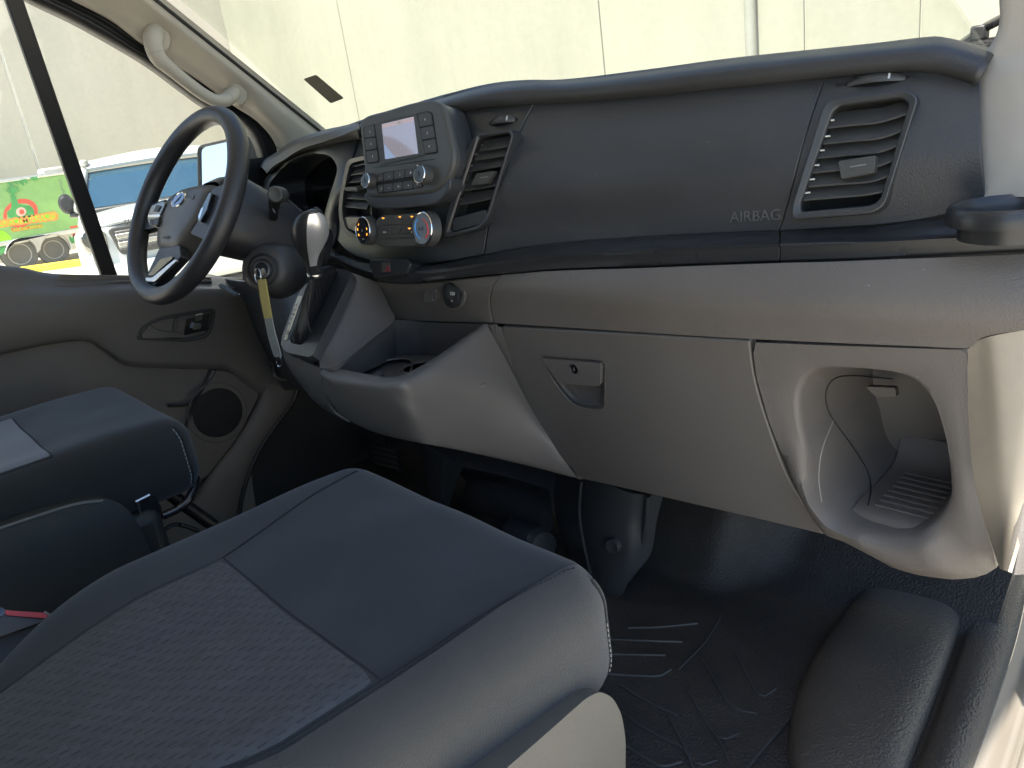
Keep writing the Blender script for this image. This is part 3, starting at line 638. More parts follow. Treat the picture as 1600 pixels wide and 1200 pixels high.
kk = [[(-2.0, .30, -.03), (-2.02, .85, -.03), (-2.02, 1.60, -.03)], [(-2.0, .60, .20), (-2.02, .85, .20), (-2.02, 1.60, .20)], [(-2.0, .76, .50), (-2.02, .92, .50), (-2.02, 1.60, .50)], [(-2.0, .88, .93), (-2.02, .95, .93), (-2.02, 1.60, .93)]]
struct(sheet('kick_panel', loft([cr(q, 12) for q in kk], 14), 'black', None, thick=.01, smooth=80), label='black kick panel on the left of the driver footwell')

# ================================================================== windscreen, pillars, driver door
bl = at_y(505, 208, 1.10); ul = at_y(245, 0, .70); tl_ = bl + (ul - bl)*((1.50 - bl[2])/(ul[2] - bl[2]))
def mir(p): return np.array([-2.30 - p[0], p[1], p[2]])
rb_ = mir(bl) + (-.02, .03, -.05); rt_ = mir(tl_)
ws = thing('windscreen', 'curved windscreen glass in front of the dashboard', 'windscreen', (-1.15, 1.3, .95))
base = cr([bl, (-1.6, 1.36, .95), (-1.15, 1.42, .95), (-.7, 1.38, .935), rb_], 30)
topr = cr([tl_, (-1.5, .62, 1.53), (-1.15, .66, 1.55), (-.8, .62, 1.53), rt_], 30)
WG = loft([base, (base + topr)/2 + (0, .03, .02), topr], 20)
sheet('pane', WG, 'windscreen', ws, thick=.004, smooth=80)
def hit_grid(G, px, py):                         # point of the glass on a sight line
    r = ray(px, py); best = None
    for i in range(G.shape[0]-1):
        for j in range(G.shape[1]-1):
            for tri in ((G[i, j], G[i+1, j], G[i, j+1]), (G[i+1, j+1], G[i, j+1], G[i+1, j])):
                e1, e2 = tri[1]-tri[0], tri[2]-tri[0]; h = np.cross(r, e2); a = e1 @ h
                if abs(a) < 1e-12: continue
                s = CAM - tri[0]; u = (s @ h)/a; q = np.cross(s, e1); v = (r @ q)/a
                if u >= -1e-3 and v >= -1e-3 and u+v <= 1.001: best = CAM + r*((e2 @ q)/a)
    return best
sp = [hit_grid(WG, *q) for q in fillet([(474, 122), (494, 115), (538, 152), (517, 160)], 3, 3)]
if all(p is not None for p in sp):
    n_ = nrm(CAM - sp[0]); n_ = nrm(np.cross(sp[4]-sp[0], sp[8]-sp[0])); n_ = n_ if n_ @ (CAM - sp[0]) > 0 else -n_
    stk = prism('windscreen_sticker', sp, n_, .0035, -.003, 'sticker', None, bevel=0, loc=sp[0])
    tag(stk, 'small grey rectangular sticker stuck on the windscreen left of the radio', 'sticker')
tube('edge_bead', [base[0] + (topr[0]-base[0])*t + (.004, -.004, 0) for t in np.linspace(0, 1, 12)], .004, 'black', ws, n=6)

DL = Plane((-2.02, 0, .95), (1, 0, -.33))       # leaning plane of the side glass
def dl(px, py, off=0.0): return DL.at(px, py, off)
# left pillar trim
pa = thing('pillar_trim', 'pale left windscreen pillar trim with round tweeter grille at its foot', 'pillar trim', (-1.95, 1.0, .95))
n_ = 30
rA = np.array([bl + (ul - bl)*t for t in np.linspace(-.04, 1.9, n_)])
pB = [(452, 226), (440, 202), (410, 176), (385, 143), (350, 118), (300, 80), (250, 42), (190, 2), (100, -62)]
pC = [(436, 240), (424, 214), (400, 188), (362, 163), (310, 125), (222, 68), (175, 33), (112, 0), (-30, -70)]
rB = cr([dl(*q, .055) for q in pB], n_); rC = cr([dl(*q, .015) for q in pC], n_); rD = cr([dl(*q, -.03) for q in pC], n_)
sheet('trim', loft([rA + (.0, .02, 0), rA, rA*.6 + rB*.4 + np.array((.012, -.008, 0)), rB, rB*.5 + rC*.5 + np.array((-.006, 0, 0)), rC, rD], 26), 'beige', pa, thick=.004, smooth=70)
tw = at_y(470, 216, 1.035); tn = (.62, -.72, .45)
tg = lathe('tweeter', tw, tn, [(.0, .004), (.026, .004), (.030, .002), (.031, -.01)], 'beige', pa, n=36)
u, v, a = frame_of(tn)
for r, k in ((.006, 6), (.011, 12), (.016, 17), (.021, 22)):
    for i in range(k):
        t = 2*math.pi*i/k; lathe('grille_hole', tw + u*r*math.cos(t) + v*r*math.sin(t) + a*.0041, tn, [(0, .0002), (.0011, .0002), (.0011, 0)], 'joint', tg, n=6)
# grab handle
gh_ = thing('grab_handle', 'pale moulded grab handle on the left windscreen pillar', 'grab handle', tuple(dl(300, 110)))
gp = [dl(246, 44, .03), dl(239, 62, .07), dl(246, 88, .088), dl(262, 104, .09), dl(290, 127, .09), dl(320, 149, .09), dl(338, 157, .088), dl(352, 156, .078), dl(363, 147, .055), dl(368, 139, .03)]
gpath = cr(gp, 40); rr = np.interp(np.linspace(0, 1, 40), [0, .1, .22, .4, .7, .85, 1], [.020, .021, .019, .0145, .0145, .017, .018])
tube('grip', gpath, rr, 'beige', gh_, n=18, smooth=80)
for (a_, b_) in (((236, 52), (255, 62)), ((358, 138), (376, 148))):
    c = (dl(*a_, .03) + dl(*b_, .03))/2; lathe('mount', c, DL.n, [(.022, -.035), (.024, 0), (.023, .018), (.018, .026), (0, .028)], 'beige', gh_, n=24, sx=1.0, sy=1.35)
for k in (9, 32): lathe('joint_line', gpath[k], gpath[k+1] - gpath[k-1], [(rr[k] + .0004, -.0006), (rr[k] + .0004, .0006)], 'joint', gh_, n=20)
# right pillar trim
pr = thing('pillar_trim', 'pale right windscreen pillar trim at the edge of the open door', 'pillar trim', (-.3, .98, .8))
lft = [(1561, -60, 1.0), (1561, 0, 1.0), (1562, 32, 1.0), (1553, 62, 1.0), (1532, 92, 1.0), (1524, 122, .99), (1524, 170, .98), (1527, 240, .96), (1530, 306, .945)]
Lr = cr([at_y(*q) for q in lft], 34)
rows = [Lr + (.02, .06, 0), Lr + (.002, .012, 0), Lr, Lr + (.003, -.005, 0), Lr + (.02, -.009, 0), Lr + (.07, -.016, 0), Lr + (.13, -.012, 0), Lr + (.15, .05, 0)]
sheet('trim', loft(rows, 26), 'beige', pr, thick=.004, smooth=80)
# wiper outside
wp = thing('wiper', 'black windscreen wiper arm rising beside the right pillar', 'wiper', tuple(at_y(1500, 75, 1.30)))
w0, w1 = at_y(1470, 92, 1.40), at_y(1640, 5, 1.20)
tube('arm', [w0, (w0+w1)/2 + (0, 0, .012), w1 + (0, 0, .01)], .007, 'steel', wp, n=8)
tube('blade', [w0 + (.02, .01, -.02), (w0+w1)/2 + (.015, .0, -.012), w1 + (.01, 0, -.012)], .006, 'black', wp, n=8)
tube('rubber', [w0 + (.03, .015, -.03), (w0+w1)/2 + (.02, .0, -.024), w1 + (.015, 0, -.022)], .0035, 'gloss', wp, n=6)
box('clip', at_y(1531, 51, 1.30), (.02, .02, .02), 'black', wp, bevel=.003)

# ---- driver door
dd = thing('driver_door', 'grey driver door with dark window divider, latch handle and round speaker', 'door', (-2.0, .4, 0))
def dx_(px, py, x): return at_x(px, py, x)
belt = [(-90, 405), (0, 416), (37, 420), (87, 429), (205, 431), (330, 433), (420, 437), (470, 440)]
cres = [(-90, 432), (0, 441), (60, 446), (110, 448), (205, 443), (330, 444), (420, 446), (470, 447)]
sho = [(-90, 470), (0, 472), (60, 470), (110, 466), (205, 458), (330, 458), (420, 460), (470, 462)]
mid = [(-90, 525), (0, 512), (80, 502), (150, 498), (250, 500), (340, 505), (420, 520), (480, 530)]
bot = [(-90, 572), (0, 551), (78, 535), (134, 530), (160, 542), (187, 560), (206, 567), (281, 570), (334, 571), (360, 575), (408, 608), (462, 622)]
N = 60
rails = [cr([dx_(*q, -2.085) for q in belt], N), cr([dx_(*q, -2.035) for q in belt], N), cr([dx_(*q, -1.995) for q in cres], N), cr([dx_(*q, -1.955) for q in sho], N), cr([dx_(*q, -1.95) for q in mid], N), cr([dx_(*q, -1.958) for q in bot], N), cr([dx_(px, py + 3, -1.972) for px, py in bot], N)]
sheet('upper_panel', loft(rails, 40), 'door_grey', dd, thick=.004, smooth=70)
ins = [cr([dx_(px, py - 6, -1.99) for px, py in bot[:-2] + [(400, 600)]], N), cr([dx_(px, py + 60, -1.992) for px, py in [(-90, 590), (0, 570), (150, 560), (300, 600), (390, 640)]], N), cr([(-1.985, y, -.02) for y in (-.1, .2, .45, .66)], N)]
sheet('lower_insert', loft(ins, 20), 'door_insert', dd, thick=.004, smooth=80)
fl = [(400, 598), (409, 618), (375, 683), (330, 743), (296, 800)]; fr_ = [(466, 600), (455, 630), (437, 655), (402, 706), (376, 772), (366, 840)]
Lf = cr([dx_(*q, -1.962) for q in fl], 24); Rf_ = cr([dx_(*q, -1.955) for q in fr_], 24)
sheet('front_lower_panel', loft([Lf + (-.02, -.004, -.002), Lf, Lf*.6 + Rf_*.4 + np.array((.006, 0, 0)), Rf_, Rf_ + (-.03, .006, 0)], 16), 'door_grey', dd, thick=.004, smooth=70)
tube('door_gasket', Rf_ + (-.012, .012, .0), .007, 'black', dd, n=8)
SPK = Plane((-1.972, .5, .3), (1, 0, .0))
spo = fillet([(331, 578), (357, 579), (401, 609), (404, 618), (372, 682), (320, 748), (262, 752), (283, 690), (301, 640)], [3, 10, 10, 6, 20, 10, 20, 20, 20], 5)
spn = prism('speaker_panel', SPK.poly(spo), SPK.n, .006, .02, 'door_grey', dd, bevel=.003)
sc_ = SPK.at(341, 645, .007); srad = abs(SPK.at(300, 645)[1] - SPK.at(384, 645)[1])/2
M['mesh_grille'] = mat('black speaker mesh', (.022, .021, .020), .6, (900, 1.0))
sg = lathe('speaker_grille', sc_, (1, 0, 0), [(0, .006), (srad*.6, .005), (srad*.92, .002), (srad, -.002), (srad*1.03, -.006)], 'mesh_grille', spn, n=48)
tube('surround_bead', [sc_ + (.0, srad*1.16*math.cos(t), srad*1.2*math.sin(t)) for t in np.linspace(0, 2*math.pi, 48, endpoint=False)], .0016, 'door_grey', spn, n=6, closed=True)
tube('panel_bead', [SPK.at(*q, .003) for q in cr([(281, 574), (334, 576), (325, 596), (305, 620), (290, 632), (262, 634)], 24)], .004, 'black', dd, n=6)
# grip slot in the shoulder
prism('grip_slot', [dx_(*q, -2.02) for q in fillet([(82, 446), (92, 430), (330, 434), (330, 441), (205, 440), (120, 447)], 3, 3)], (1, 0, .6), .006, .015, 'door_insert', dd, bevel=.003)
tube('slot_lip', cr([dx_(*q, -2.0) for q in ((84, 447), (140, 446), (205, 440), (330, 440))], 20), .004, 'door_grey', dd, n=8)
# latch handle
HP = Plane((-1.95, .6, .57), (1, -.05, .05))
bo = fillet([(212, 530), (219, 509), (250, 494), (331, 481), (337, 487), (330, 518), (322, 527), (291, 534)], [5, 10, 10, 5, 4, 6, 8, 8], 5)
bi = fillet([(217, 526), (223, 512), (252, 499), (327, 487), (331, 491), (325, 515), (319, 522), (290, 529)], [5, 10, 10, 5, 4, 6, 8, 8], 5)
hb_ = ringprism('latch_bezel', HP.poly(bo), HP.poly(bi), HP.n, .006, .012, 'black', dd, bevel=.0015)
prism('latch_cavity', HP.poly(bi), HP.n, -.010, .013, 'void', hb_, bevel=0)
prism('latch_lever', HP.poly(fillet([(219, 524), (233, 506), (243, 514), (262, 518), (286, 520), (283, 527), (250, 529), (222, 529)], 4, 4), .004), HP.n, .005, .010, 'strip', hb_, bevel=.002)
prism('latch_pull', HP.poly(fillet([(272, 496), (280, 495), (276, 517), (268, 516)], 2, 3), .0), HP.n, .004, .006, 'strip', hb_, bevel=.001)
sw = prism('switch_plate', HP.poly(fillet([(290, 498), (328, 489), (323, 516), (286, 524)], 3, 4), -.004), HP.n, .004, .008, 'gloss', hb_, bevel=.001)
for q in ([(306, 493), (316, 491), (315, 500), (305, 502)], [(302, 506), (314, 504), (313, 513), (301, 516)]):
    prism('lock_switch', HP.poly(fillet(q, 2, 3), .002), HP.n, .005, .003, 'button', hb_, bevel=.001)
for q in ([(305, 491), (317, 489), (317, 491), (305, 493.5)], [(299, 512), (302, 504), (304, 504), (301, 513)]):
    prism('lock_switch_edge', HP.poly(q, .006), HP.n, .002, .003, 'chrome', hb_, bevel=0)
# window frame, glass, divider bar
gl_line = [(-60, -60), (47, 0), (125, 38), (225, 96), (280, 136), (325, 168), (362, 180), (392, 206), (408, 240), (414, 285), (412, 330), (405, 380), (395, 440)]
fo_ = [(-30, -70), (112, 0), (175, 33), (222, 68), (310, 125), (362, 163), (400, 188), (424, 214), (434, 240), (437, 285), (434, 330), (428, 380), (420, 440)]
a_, b_ = cr([dl(*q, -.005) for q in gl_line], 50), cr([dl(*q, -.01) for q in fo_], 50)
sheet('window_seal', loft([a_ + (-.03, 0, 0), a_, a_*.7 + b_*.3 + np.array((.012, 0, 0)), a_*.45 + b_*.55 + np.array((.004, 0, 0)), a_*.25 + b_*.75 + np.array((.014, 0, 0)), b_, b_ + (-.03, 0, 0)], 30), 'black', dd, thick=.004, smooth=60)
gl = [dl(px, py, -.02) for px, py in ((-120, -90), (47, -10), (225, 90), (325, 162), (380, 190), (412, 240), (416, 300), (400, 445), (-120, 440))]
prism('window_pane', gl, DL.n, .002, .002, 'glass', dd, bevel=0, smooth=None)
d0, d1, d2, d3 = (3, -20), (28, -20), (208, 440), (156, 440)
prism('divider_bar', [dl(*q, -.012) for q in ((0, -20), (28, -20), (183, 432), (157, 432))], DL.n, .012, .008, 'black', dd, bevel=.003)
# ---- left mirror outside
MP = Plane(at_x(345, 275, -2.26), (.50, -.90, .18))
mr_ = thing('door_mirror', 'left door mirror reflecting blue sky beyond the steering wheel', 'mirror', tuple(at_x(345, 340, -2.26)))
mo_ = fillet([(312, 228), (374, 214), (382, 335), (314, 345)], [10, 10, 10, 10], 6); mi_ = fillet([(314, 231), (372, 218), (379, 331), (316, 341)], [9, 9, 9, 9], 6)
ringprism('housing', MP.poly(mo_), MP.poly(mi_), MP.n, .012, .06, 'black', mr_, bevel=.003)
prism('back_shell', MP.poly(mo_), MP.n, -.03, .09, 'black', mr_, bevel=.02, bseg=3)
prism('mirror_glass', MP.poly(mi_), MP.n, .004, .004, 'mirror', mr_, bevel=0, smooth=None)
sl_ = [at_x(px, py, -2.12) for px, py in fillet([(378, 214), (392, 212), (406, 262), (408, 330), (372, 330)], 6, 4)]
prism('sail_panel', sl_, (1, -.15, .1), .01, .02, 'door_insert', mr_, bevel=.004)
tube('sail_line', [at_x(px, py, -2.108) for px, py in ((384, 222), (394, 262), (398, 320))], .0018, 'joint', mr_, n=6)

# ================================================================== dashboard
db = thing('dashboard', 'van dashboard, charcoal above and taupe below, with radio, vents, glovebox and storage tray', 'dashboard', (-1.15, .95, .3))
def pth(S, pts, n=30, off=0.0): return np.array([on(S, p[0], p[1], off) for p in cr(pts, n)])
def patch(S, top, bot, left, right, nu=30, nv=18, off=0.0):
    """pixel-bounded patch laid on surface S"""
    T, B, L_, R_ = cr(top, nu), cr(bot, nu), cr(left, nv), cr(right, nv); G = np.zeros((nv, nu, 3))
    for j in range(nv):
        v = j/(nv-1)
        for i in range(nu):
            u = i/(nu-1)
            q = (1-v)*T[i] + v*B[i] + (1-u)*L_[j] + u*R_[j] - ((1-u)*(1-v)*T[0] + u*(1-v)*T[-1] + (1-u)*v*B[0] + u*v*B[-1])
            G[j, i] = on(S, q[0], q[1], off)
    return G
# soft pad along the top
pl_ = [(559, 214), (620, 203), (700, 175), (760, 164), (812, 160), (837, 158), (962, 150), (1112, 134), (1292, 116), (1380, 108), (1431, 105), (1463, 107), (1506, 118), (1530, 128)]
pt_ = [(559, 197), (620, 178), (700, 155), (775, 137), (831, 131), (895, 130), (1000, 118), (1150, 99), (1300, 84), (1380, 76), (1450, 68), (1478, 68), (1520, 80), (1550, 92)]
n = 90; low, top = cr(pl_, n), cr(pt_, n)
offs = np.interp(np.linspace(0, 1, n), [0, .9, 1], [1, 1, .8])
def prow(f, off): return np.array([on(S_up, *(low[i]*(1-f) + top[i]*f), off*offs[i]) for i in range(n)])
r0, r1, r2, r3, r4 = prow(.0, -.012), prow(.05, .006), prow(.28, .022), prow(.62, .016), prow(.94, -.012)
crest = prow(1.0, -.045); far = crest*1.0; far[:, 1] = 1.20 + .0*far[:, 1]; far[:, 2] -= .02; fend = far.copy(); fend[:, 1] = 1.40; fend[:, 2] -= .01
sheet('top_pad', loft([r0, r1, r2, r3, r4, crest, far, fend], 40), 'pad', db, thick=.006, smooth=180)
# upper face in three panels
seamL = [(837, 158), (815, 200), (796, 250), (775, 310), (763, 355), (756, 398)]
seamR = [(1291, 117), (1272, 170), (1254, 230), (1236, 300), (1224, 340), (1217, 361)]
def sh(L_, d): return [(x + d, y) for x, y in L_]
bt = [(758, 397), (800, 389), (850, 382), (925, 375), (1000, 370), (1100, 365), (1216, 361)]
ab = sheet('airbag_panel', patch(S_up, [(838, 157), (962, 149), (1112, 133), (1290, 116)], bt, sh(seamL, .9), sh(seamR, -.9), 50, 40), 'dash', db, thick=.006, bevel=.0012, smooth=50)
ap = on(S_up, 1180, 338, .0008); text('airbag_lettering', 'AIRBAG', ap, on(S_up, 1215, 336.5) - on(S_up, 1145, 340.5), (0, .15, 1), .0195, 'grey_ink', ab, .0012, bold=.0)
def mat_emboss(): return M['dash_smooth']
ab.children[0].data.materials[0] = mat('embossed plastic lettering', (.085, .085, .082), .4, None)
vo = fillet([(1291, 158), (1418, 142), (1437, 152), (1384, 322), (1362, 334), (1241, 343), (1239, 325)], [16, 14, 16, 22, 16, 5, 10], 6)
vi = fillet([(1305, 167), (1408, 153), (1422, 161), (1376, 312), (1362, 321), (1253, 331), (1252, 318)], [16, 12, 12, 18, 12, 4, 8], 6)
ep = sheet('end_panel', patch(S_up, [(1291, 116), (1380, 107), (1431, 104), (1463, 106), (1506, 118), (1532, 126)], [(1218, 361), (1300, 356), (1375, 351), (1440, 343), (1500, 330), (1540, 318)], sh(seamR, .9), [(1532, 126), (1531, 180), (1533, 240), (1538, 290), (1540, 318)], 90, 80), 'dash', db, holes=[[(np.array(q) - (1340, 240))*1.03 + (1340, 240) for q in vi]], thick=.006, bevel=.0012, smooth=50)
# ---- vents
def vent(name, outer, inner, slats, tab, S, c, tilt=.0, frame_mat='dash_smooth', closed=None, wheel=None, pegs=True, label=None, depth=.03):
    p0 = on(S, *c); nn = surf_n(S, p0); Pn = Plane(p0, nn)
    fr = ringprism(name, Pn.poly(outer), Pn.poly(inner), nn, .006, .02, frame_mat, db, bevel=.0018, inner_drop=.002)
    prism('cavity', Pn.poly(inner), nn, -depth, depth + .004, 'void', fr, bevel=0)
    # inner walls
    I = np.array(Pn.poly(inner)); k = len(I); V = np.vstack([I - nn*.002, I - nn*depth]); mesh('inner_wall', V, [(i, (i+1) % k, k + (i+1) % k, k+i) for i in range(k)], 'slat', fr, smooth=40)
    for sl in slats:
        E = np.array(Pn.poly(cr(sl, 12))) - nn*.001
        inw = nrm(-nn*.9 + np.array((0, 0, 1.0))); up = np.array((0, 0, 1.0))
        e = E; b = E + inw*.022; th = .0011
        G0, G1 = e, b; V = np.vstack([e + up*th, b + up*th*.6, b - up*th*.6, e - up*th]); m_ = len(E); F = []
        for i in range(m_-1):
            for a in range(4): F.append((a*m_ + i, a*m_ + i + 1, ((a+1) % 4)*m_ + i + 1, ((a+1) % 4)*m_ + i))
        F += [(0, m_, 2*m_, 3*m_), (m_-1, 4*m_-1, 3*m_-1, 2*m_-1)]
        mesh('slat', V, F, 'slat', fr, smooth=30, bevel=.0004)
        if pegs:
            tube('peg', [e[0] + nn*.001 + inw*.006 + up*.004, e[0] + inw*.006 + up*.004 + nrm(e[1]-e[0])*.007], .0016, 'silver', fr, n=8)
    if tab:
        prism('tab', Pn.poly(fillet(tab, 3, 4), .006), nn, .004, .010, 'button', fr, bevel=.002)
        t_ = np.array(tab, float); cc = t_.mean(0); ln = [(t_[0]*.7 + t_[3]*.3), (t_[1]*.7 + t_[2]*.3)]; ln = [cc + (q - cc)*.45 for q in ln]
        tube('tab_line', Pn.poly(ln, .0102), .0007, 'grey_ink', fr, n=5)
    if closed: prism('lower_blank', Pn.poly(fillet(closed, 5, 4), -.002), nn, .003, .01, 'dash_smooth', fr, bevel=.002)
    if wheel:
        (x0, y0), (x1, y1), h = wheel; a, b = np.array((x0, y0), float), np.array((x1, y1), float); d = b - a; Ls = np.linalg.norm(d); d /= Ls; q = np.array((-d[1], d[0]))
        pw = on(S, *((a+b)/2)); nw = surf_n(S, pw); Pw = Plane(pw, nw)
        sl_o = [a - d*h*.9, (a+b)/2 - q*h*.75 - d*Ls*.2, b + d*h*.5 - q*h*.5, b + d*h*.4, (a+b)/2 + q*h*.62 , a + q*h*.55]
        prism('wheel_slot', Pw.poly(cr([a - d*h*.35, a + d*Ls*.25 - q*h*.62, b - d*Ls*.25 - q*h*.62, b + d*h*.35, b - d*Ls*.25 + q*h*.55, a + d*Ls*.25 + q*h*.55], 26, True)), nw, .0006, .008, 'void', fr, bevel=0)
        A, B = Pw.at(*a), Pw.at(*b); ch = np.linalg.norm(B - A); sag = .009; R = ch*ch/(8*sag) + sag/2
        t = nrm(B - A); up = nrm(np.cross(nw, t)); up = up if up[2] > 0 else -up
        ctr = (A+B)/2 + nw*(sag - R); hh = abs((Pw.at(*((a+b)/2 - q*h*.55)) - Pw.at(*((a+b)/2 + q*h*.55))) @ up)/2
        am = math.asin(ch/2/R); V = []; ns = 30
        for i in range(ns):
            an = -am + 2*am*i/(ns-1); dirv = t*math.sin(an) + nw*math.cos(an)
            for s_ in (-1, -.7, 0, .7, 1): V.append(ctr + dirv*(R - (0, 0, .0008, .0, .0)[0] - (.0016 if abs(s_) == 1 else 0)) + up*hh*s_*math.sqrt(max(.25, 1 - (an/am)**2*.75)))
        tw_ = sheet('thumb_wheel', np.array(V).reshape(ns, 5, 3), mat('grey thumb wheel', (.05, .05, .048), .42, None, fine=.2), fr, thick=.004, smooth=60)
        an = am*.45; dirv = t*math.sin(an) + nw*math.cos(an); box('wheel_mark', ctr + dirv*(R + .0003), (.0022, .0006, hh*1.1), 'white_ink', fr, axes=[nrm(np.cross(dirv, up)), dirv, up], bevel=0)
    if label: fr['label'] = label
    return fr, Pn
def sl4(a, b, c): return [a, ((a[0]*.5 + b[0]*.5), (a[1]*.5 + b[1]*.5)), b, c]
v1, V1 = vent('air_vent', vo, vi, [sl4((1292, 200), (1375, 191), (1417, 178)), sl4((1286, 225), (1375, 216), (1413, 203)), sl4((1277, 247), (1372, 238), (1406, 226)), sl4((1269, 270), (1366, 261), (1398, 250)), sl4((1262, 292), (1360, 284), (1391, 274)), sl4((1255, 313), (1350, 305), (1384, 299))],
              [(1311, 252), (1370, 243), (1367, 270), (1316, 280)], S_up, (1338, 240), wheel=((1323, 132), (1417, 121), 13), label='large passenger air vent at the right end of the dashboard')
for s_, q in (('⊠', (1312, 134)), ('▭', (1428, 124))):
    pc = on(S_up, *q, .0006); u = nrm(on(S_up, q[0]+5, q[1]-.6) - on(S_up, *q)); w = np.array((0, .12, 1.0)); hw = .0035
    cs = [pc + u*a*hw + w*b*hw*.8 for a, b in ((-1, -1), (1, -1), (1, 1), (-1, 1))]
    tube('vent_symbol', cs, .0005, 'black', v1, n=5, closed=True)
    if s_ == '⊠': tube('vent_symbol', [cs[0], cs[2]], .0005, 'black', v1, n=5); tube('vent_symbol', [cs[1], cs[3]], .0005, 'black', v1, n=5)
# ---- centre stack fascia
sk_top = [(557, 214), (620, 203), (700, 174), (760, 163), (812, 159), (835, 157)]
sk_bot = [(524, 372), (545, 394), (575, 406), (610, 411), (650, 413), (700, 408), (755, 398)]
vo2 = fillet([(744, 211), (803, 203), (804, 214), (765, 342), (752, 357), (699, 372), (696, 362), (718, 266)], [8, 5, 8, 10, 10, 5, 6, 40], 6)
vi2 = fillet([(750, 215), (798, 208), (800, 214), (761, 338), (750, 352), (708, 363), (704, 358), (727, 270)], [6, 4, 6, 8, 8, 4, 5, 40], 6)
vo3 = fillet([(546, 248), (585, 240), (585, 378), (558, 374), (538, 362), (532, 335), (534, 305)], [10, 3, 3, 5, 8, 20, 30], 6)
vi3 = fillet([(550, 255), (582, 248), (582, 368), (560, 368), (543, 357), (537, 333), (539, 305)], [8, 3, 3, 5, 6, 20, 30], 6)
sk = sheet('centre_fascia', patch(S_up, sk_top, sk_bot, [(557, 214), (541, 262), (530, 310), (524, 345), (524, 372)], sh(seamL, -.9), 100, 90), 'dash_smooth', db, holes=[vi2, vi3], thick=.006, bevel=.0015, smooth=60)
v2, V2 = vent('air_vent', vo2, vi2, [[(748, 236), (770, 233), (794, 228)], [(740, 250), (765, 247), (790, 243)], [(732, 268), (758, 264), (785, 259)], [(722, 298), (748, 295), (774, 290)], [(715, 320), (742, 316), (768, 310)]],
              [(746, 271), (774, 267), (762, 287), (738, 290)], S_up, (755, 290), closed=[(709, 341), (762, 327), (759, 347), (750, 351), (709, 362)], wheel=((767, 193), (806, 186), 11), label='narrow air vent between radio and airbag panel')
box('vent_bar', V2.at(722, 290, .007), (.0045, np.linalg.norm(V2.at(746, 216) - V2.at(698, 364)), .003), mat('light grey vent bar', (.12, .11, .10), .45, None), v2, axes=[nrm(np.cross(V2.at(746, 216) - V2.at(698, 364), V2.n)), nrm(V2.at(746, 216) - V2.at(698, 364)), V2.n], bevel=.001)
v3, V3 = vent('air_vent', vo3, vi3, [[(549, 261), (560, 258.5), (572, 256)], [(546, 274), (560, 272), (572, 270)], [(543, 286), (558, 284.5), (572, 283)], [(539, 310), (556, 311), (572, 312)], [(538, 323), (556, 325), (572, 327)]],
              [(540, 292), (560, 291), (562, 299), (541, 298)], S_up, (556, 310), closed=[(538, 338), (566, 338), (566, 366), (541, 355)], label='slim air vent tucked left of the radio')

# ---- radio
RP = Plane(at_y(635, 230, .795), (0.03, -1, .26)); RN = RP.n
ro = cr([(562, 196), (570, 182), (600, 173), (640, 161), (668, 156), (682, 158), (691, 168), (699, 195), (707, 230), (708, 252), (701, 275), (687, 294), (668, 302), (620, 306), (582, 308), (573, 304), (571, 290), (566, 240)], 60, True)
rd = prism('radio', RP.poly(ro), RN, .0, .016, 'radio', db, bevel=.006, bseg=4, smooth=50, label='grey radio head unit with small colour screen')
prism('radio_housing', RP.poly([(np.array(q) - (637, 232))*.95 + (637, 232) for q in ro]), RN, -.015, .055, 'dash_smooth', rd, bevel=.004, bseg=3, smooth=50)
sbz = fillet([(587, 193), (652, 177), (666, 242), (596, 258)], 2, 3); sin = fillet([(596.5, 194), (647, 182), (654, 240), (602, 249)], 1.2, 3)
ringprism('screen_bezel', RP.poly(sbz), RP.poly(sin), RN, .0022, .0005, 'button', rd, bevel=.0004, inner_drop=.0012)
# lit screen
Ms = bpy.data.materials.new('lit radio screen'); Ms.use_nodes = True; t = Ms.node_tree; b = t.nodes['Principled BSDF']; b.inputs['Roughness'].default_value = .12; b.inputs['Base Color'].default_value = (.02, .02, .025, 1); b.inputs['Coat Weight'].default_value = .6
b.inputs['Emission Color'].default_value = (.28, .26, .30, 1); b.inputs['Emission Strength'].default_value = .28
M['screen'] = Ms
prism('screen', RP.poly(sin), RN, .0004, .001, 'screen', rd, bevel=0, smooth=None)
M['screen_head'] = glow('lit screen header', (.36, .27, .26), .28); M['screen_blue'] = glow('lit screen corner', (.20, .26, .38), .32)
prism('screen_header', RP.poly([(597.5, 194.5), (646.5, 183), (647.8, 189), (598.4, 200)]), RN, .0007, -.0004, 'screen_head', rd, bevel=0, smooth=None)
prism('screen_corner', RP.poly([(600, 224), (618, 246), (602.5, 248.6)]), RN, .0007, -.0004, 'screen_blue', rd, bevel=0, smooth=None)
rx = nrm(RP.at(660, 200) - RP.at(610, 211)); ry = nrm(RP.at(630, 180) - RP.at(637, 240))
def rtext(s, px, py, size, m='white_ink', off=.0015, parent=rd, P=RP): return text('lettering', s, P.at(px, py, off), rx, ry, size, m, parent, .0002)
rtext('10:22', 623, 192, .0065, 'white_ink', .0010); rtext('L', 626, 233, .005, 'white_ink', .0010)
for q in ([(567.5, 199), (587, 193.5), (593.5, 252), (591, 254.5), (573.5, 256.5)], [(652, 177.5), (669, 173.5), (676, 176), (685, 237.5), (682, 240), (660.5, 242.5)], [(586, 277), (599, 269.5), (662, 260.5), (662, 293), (600, 302.5), (590, 302)]):
    prism('key_plate', RP.poly(fillet(q, 3, 4)), RN, .0006, .002, 'void', rd, bevel=0)
def rkey(q, parent=rd, P=RP, h=.0016, r=2.2, m='button', name='key'):
    q = [np.array(a_) + (np.mean(q, axis=0) - a_)*.035 for a_ in q]; return prism(name, P.poly(fillet(q, r, 3)), P.n, h, .003, m, parent, bevel=.0006)
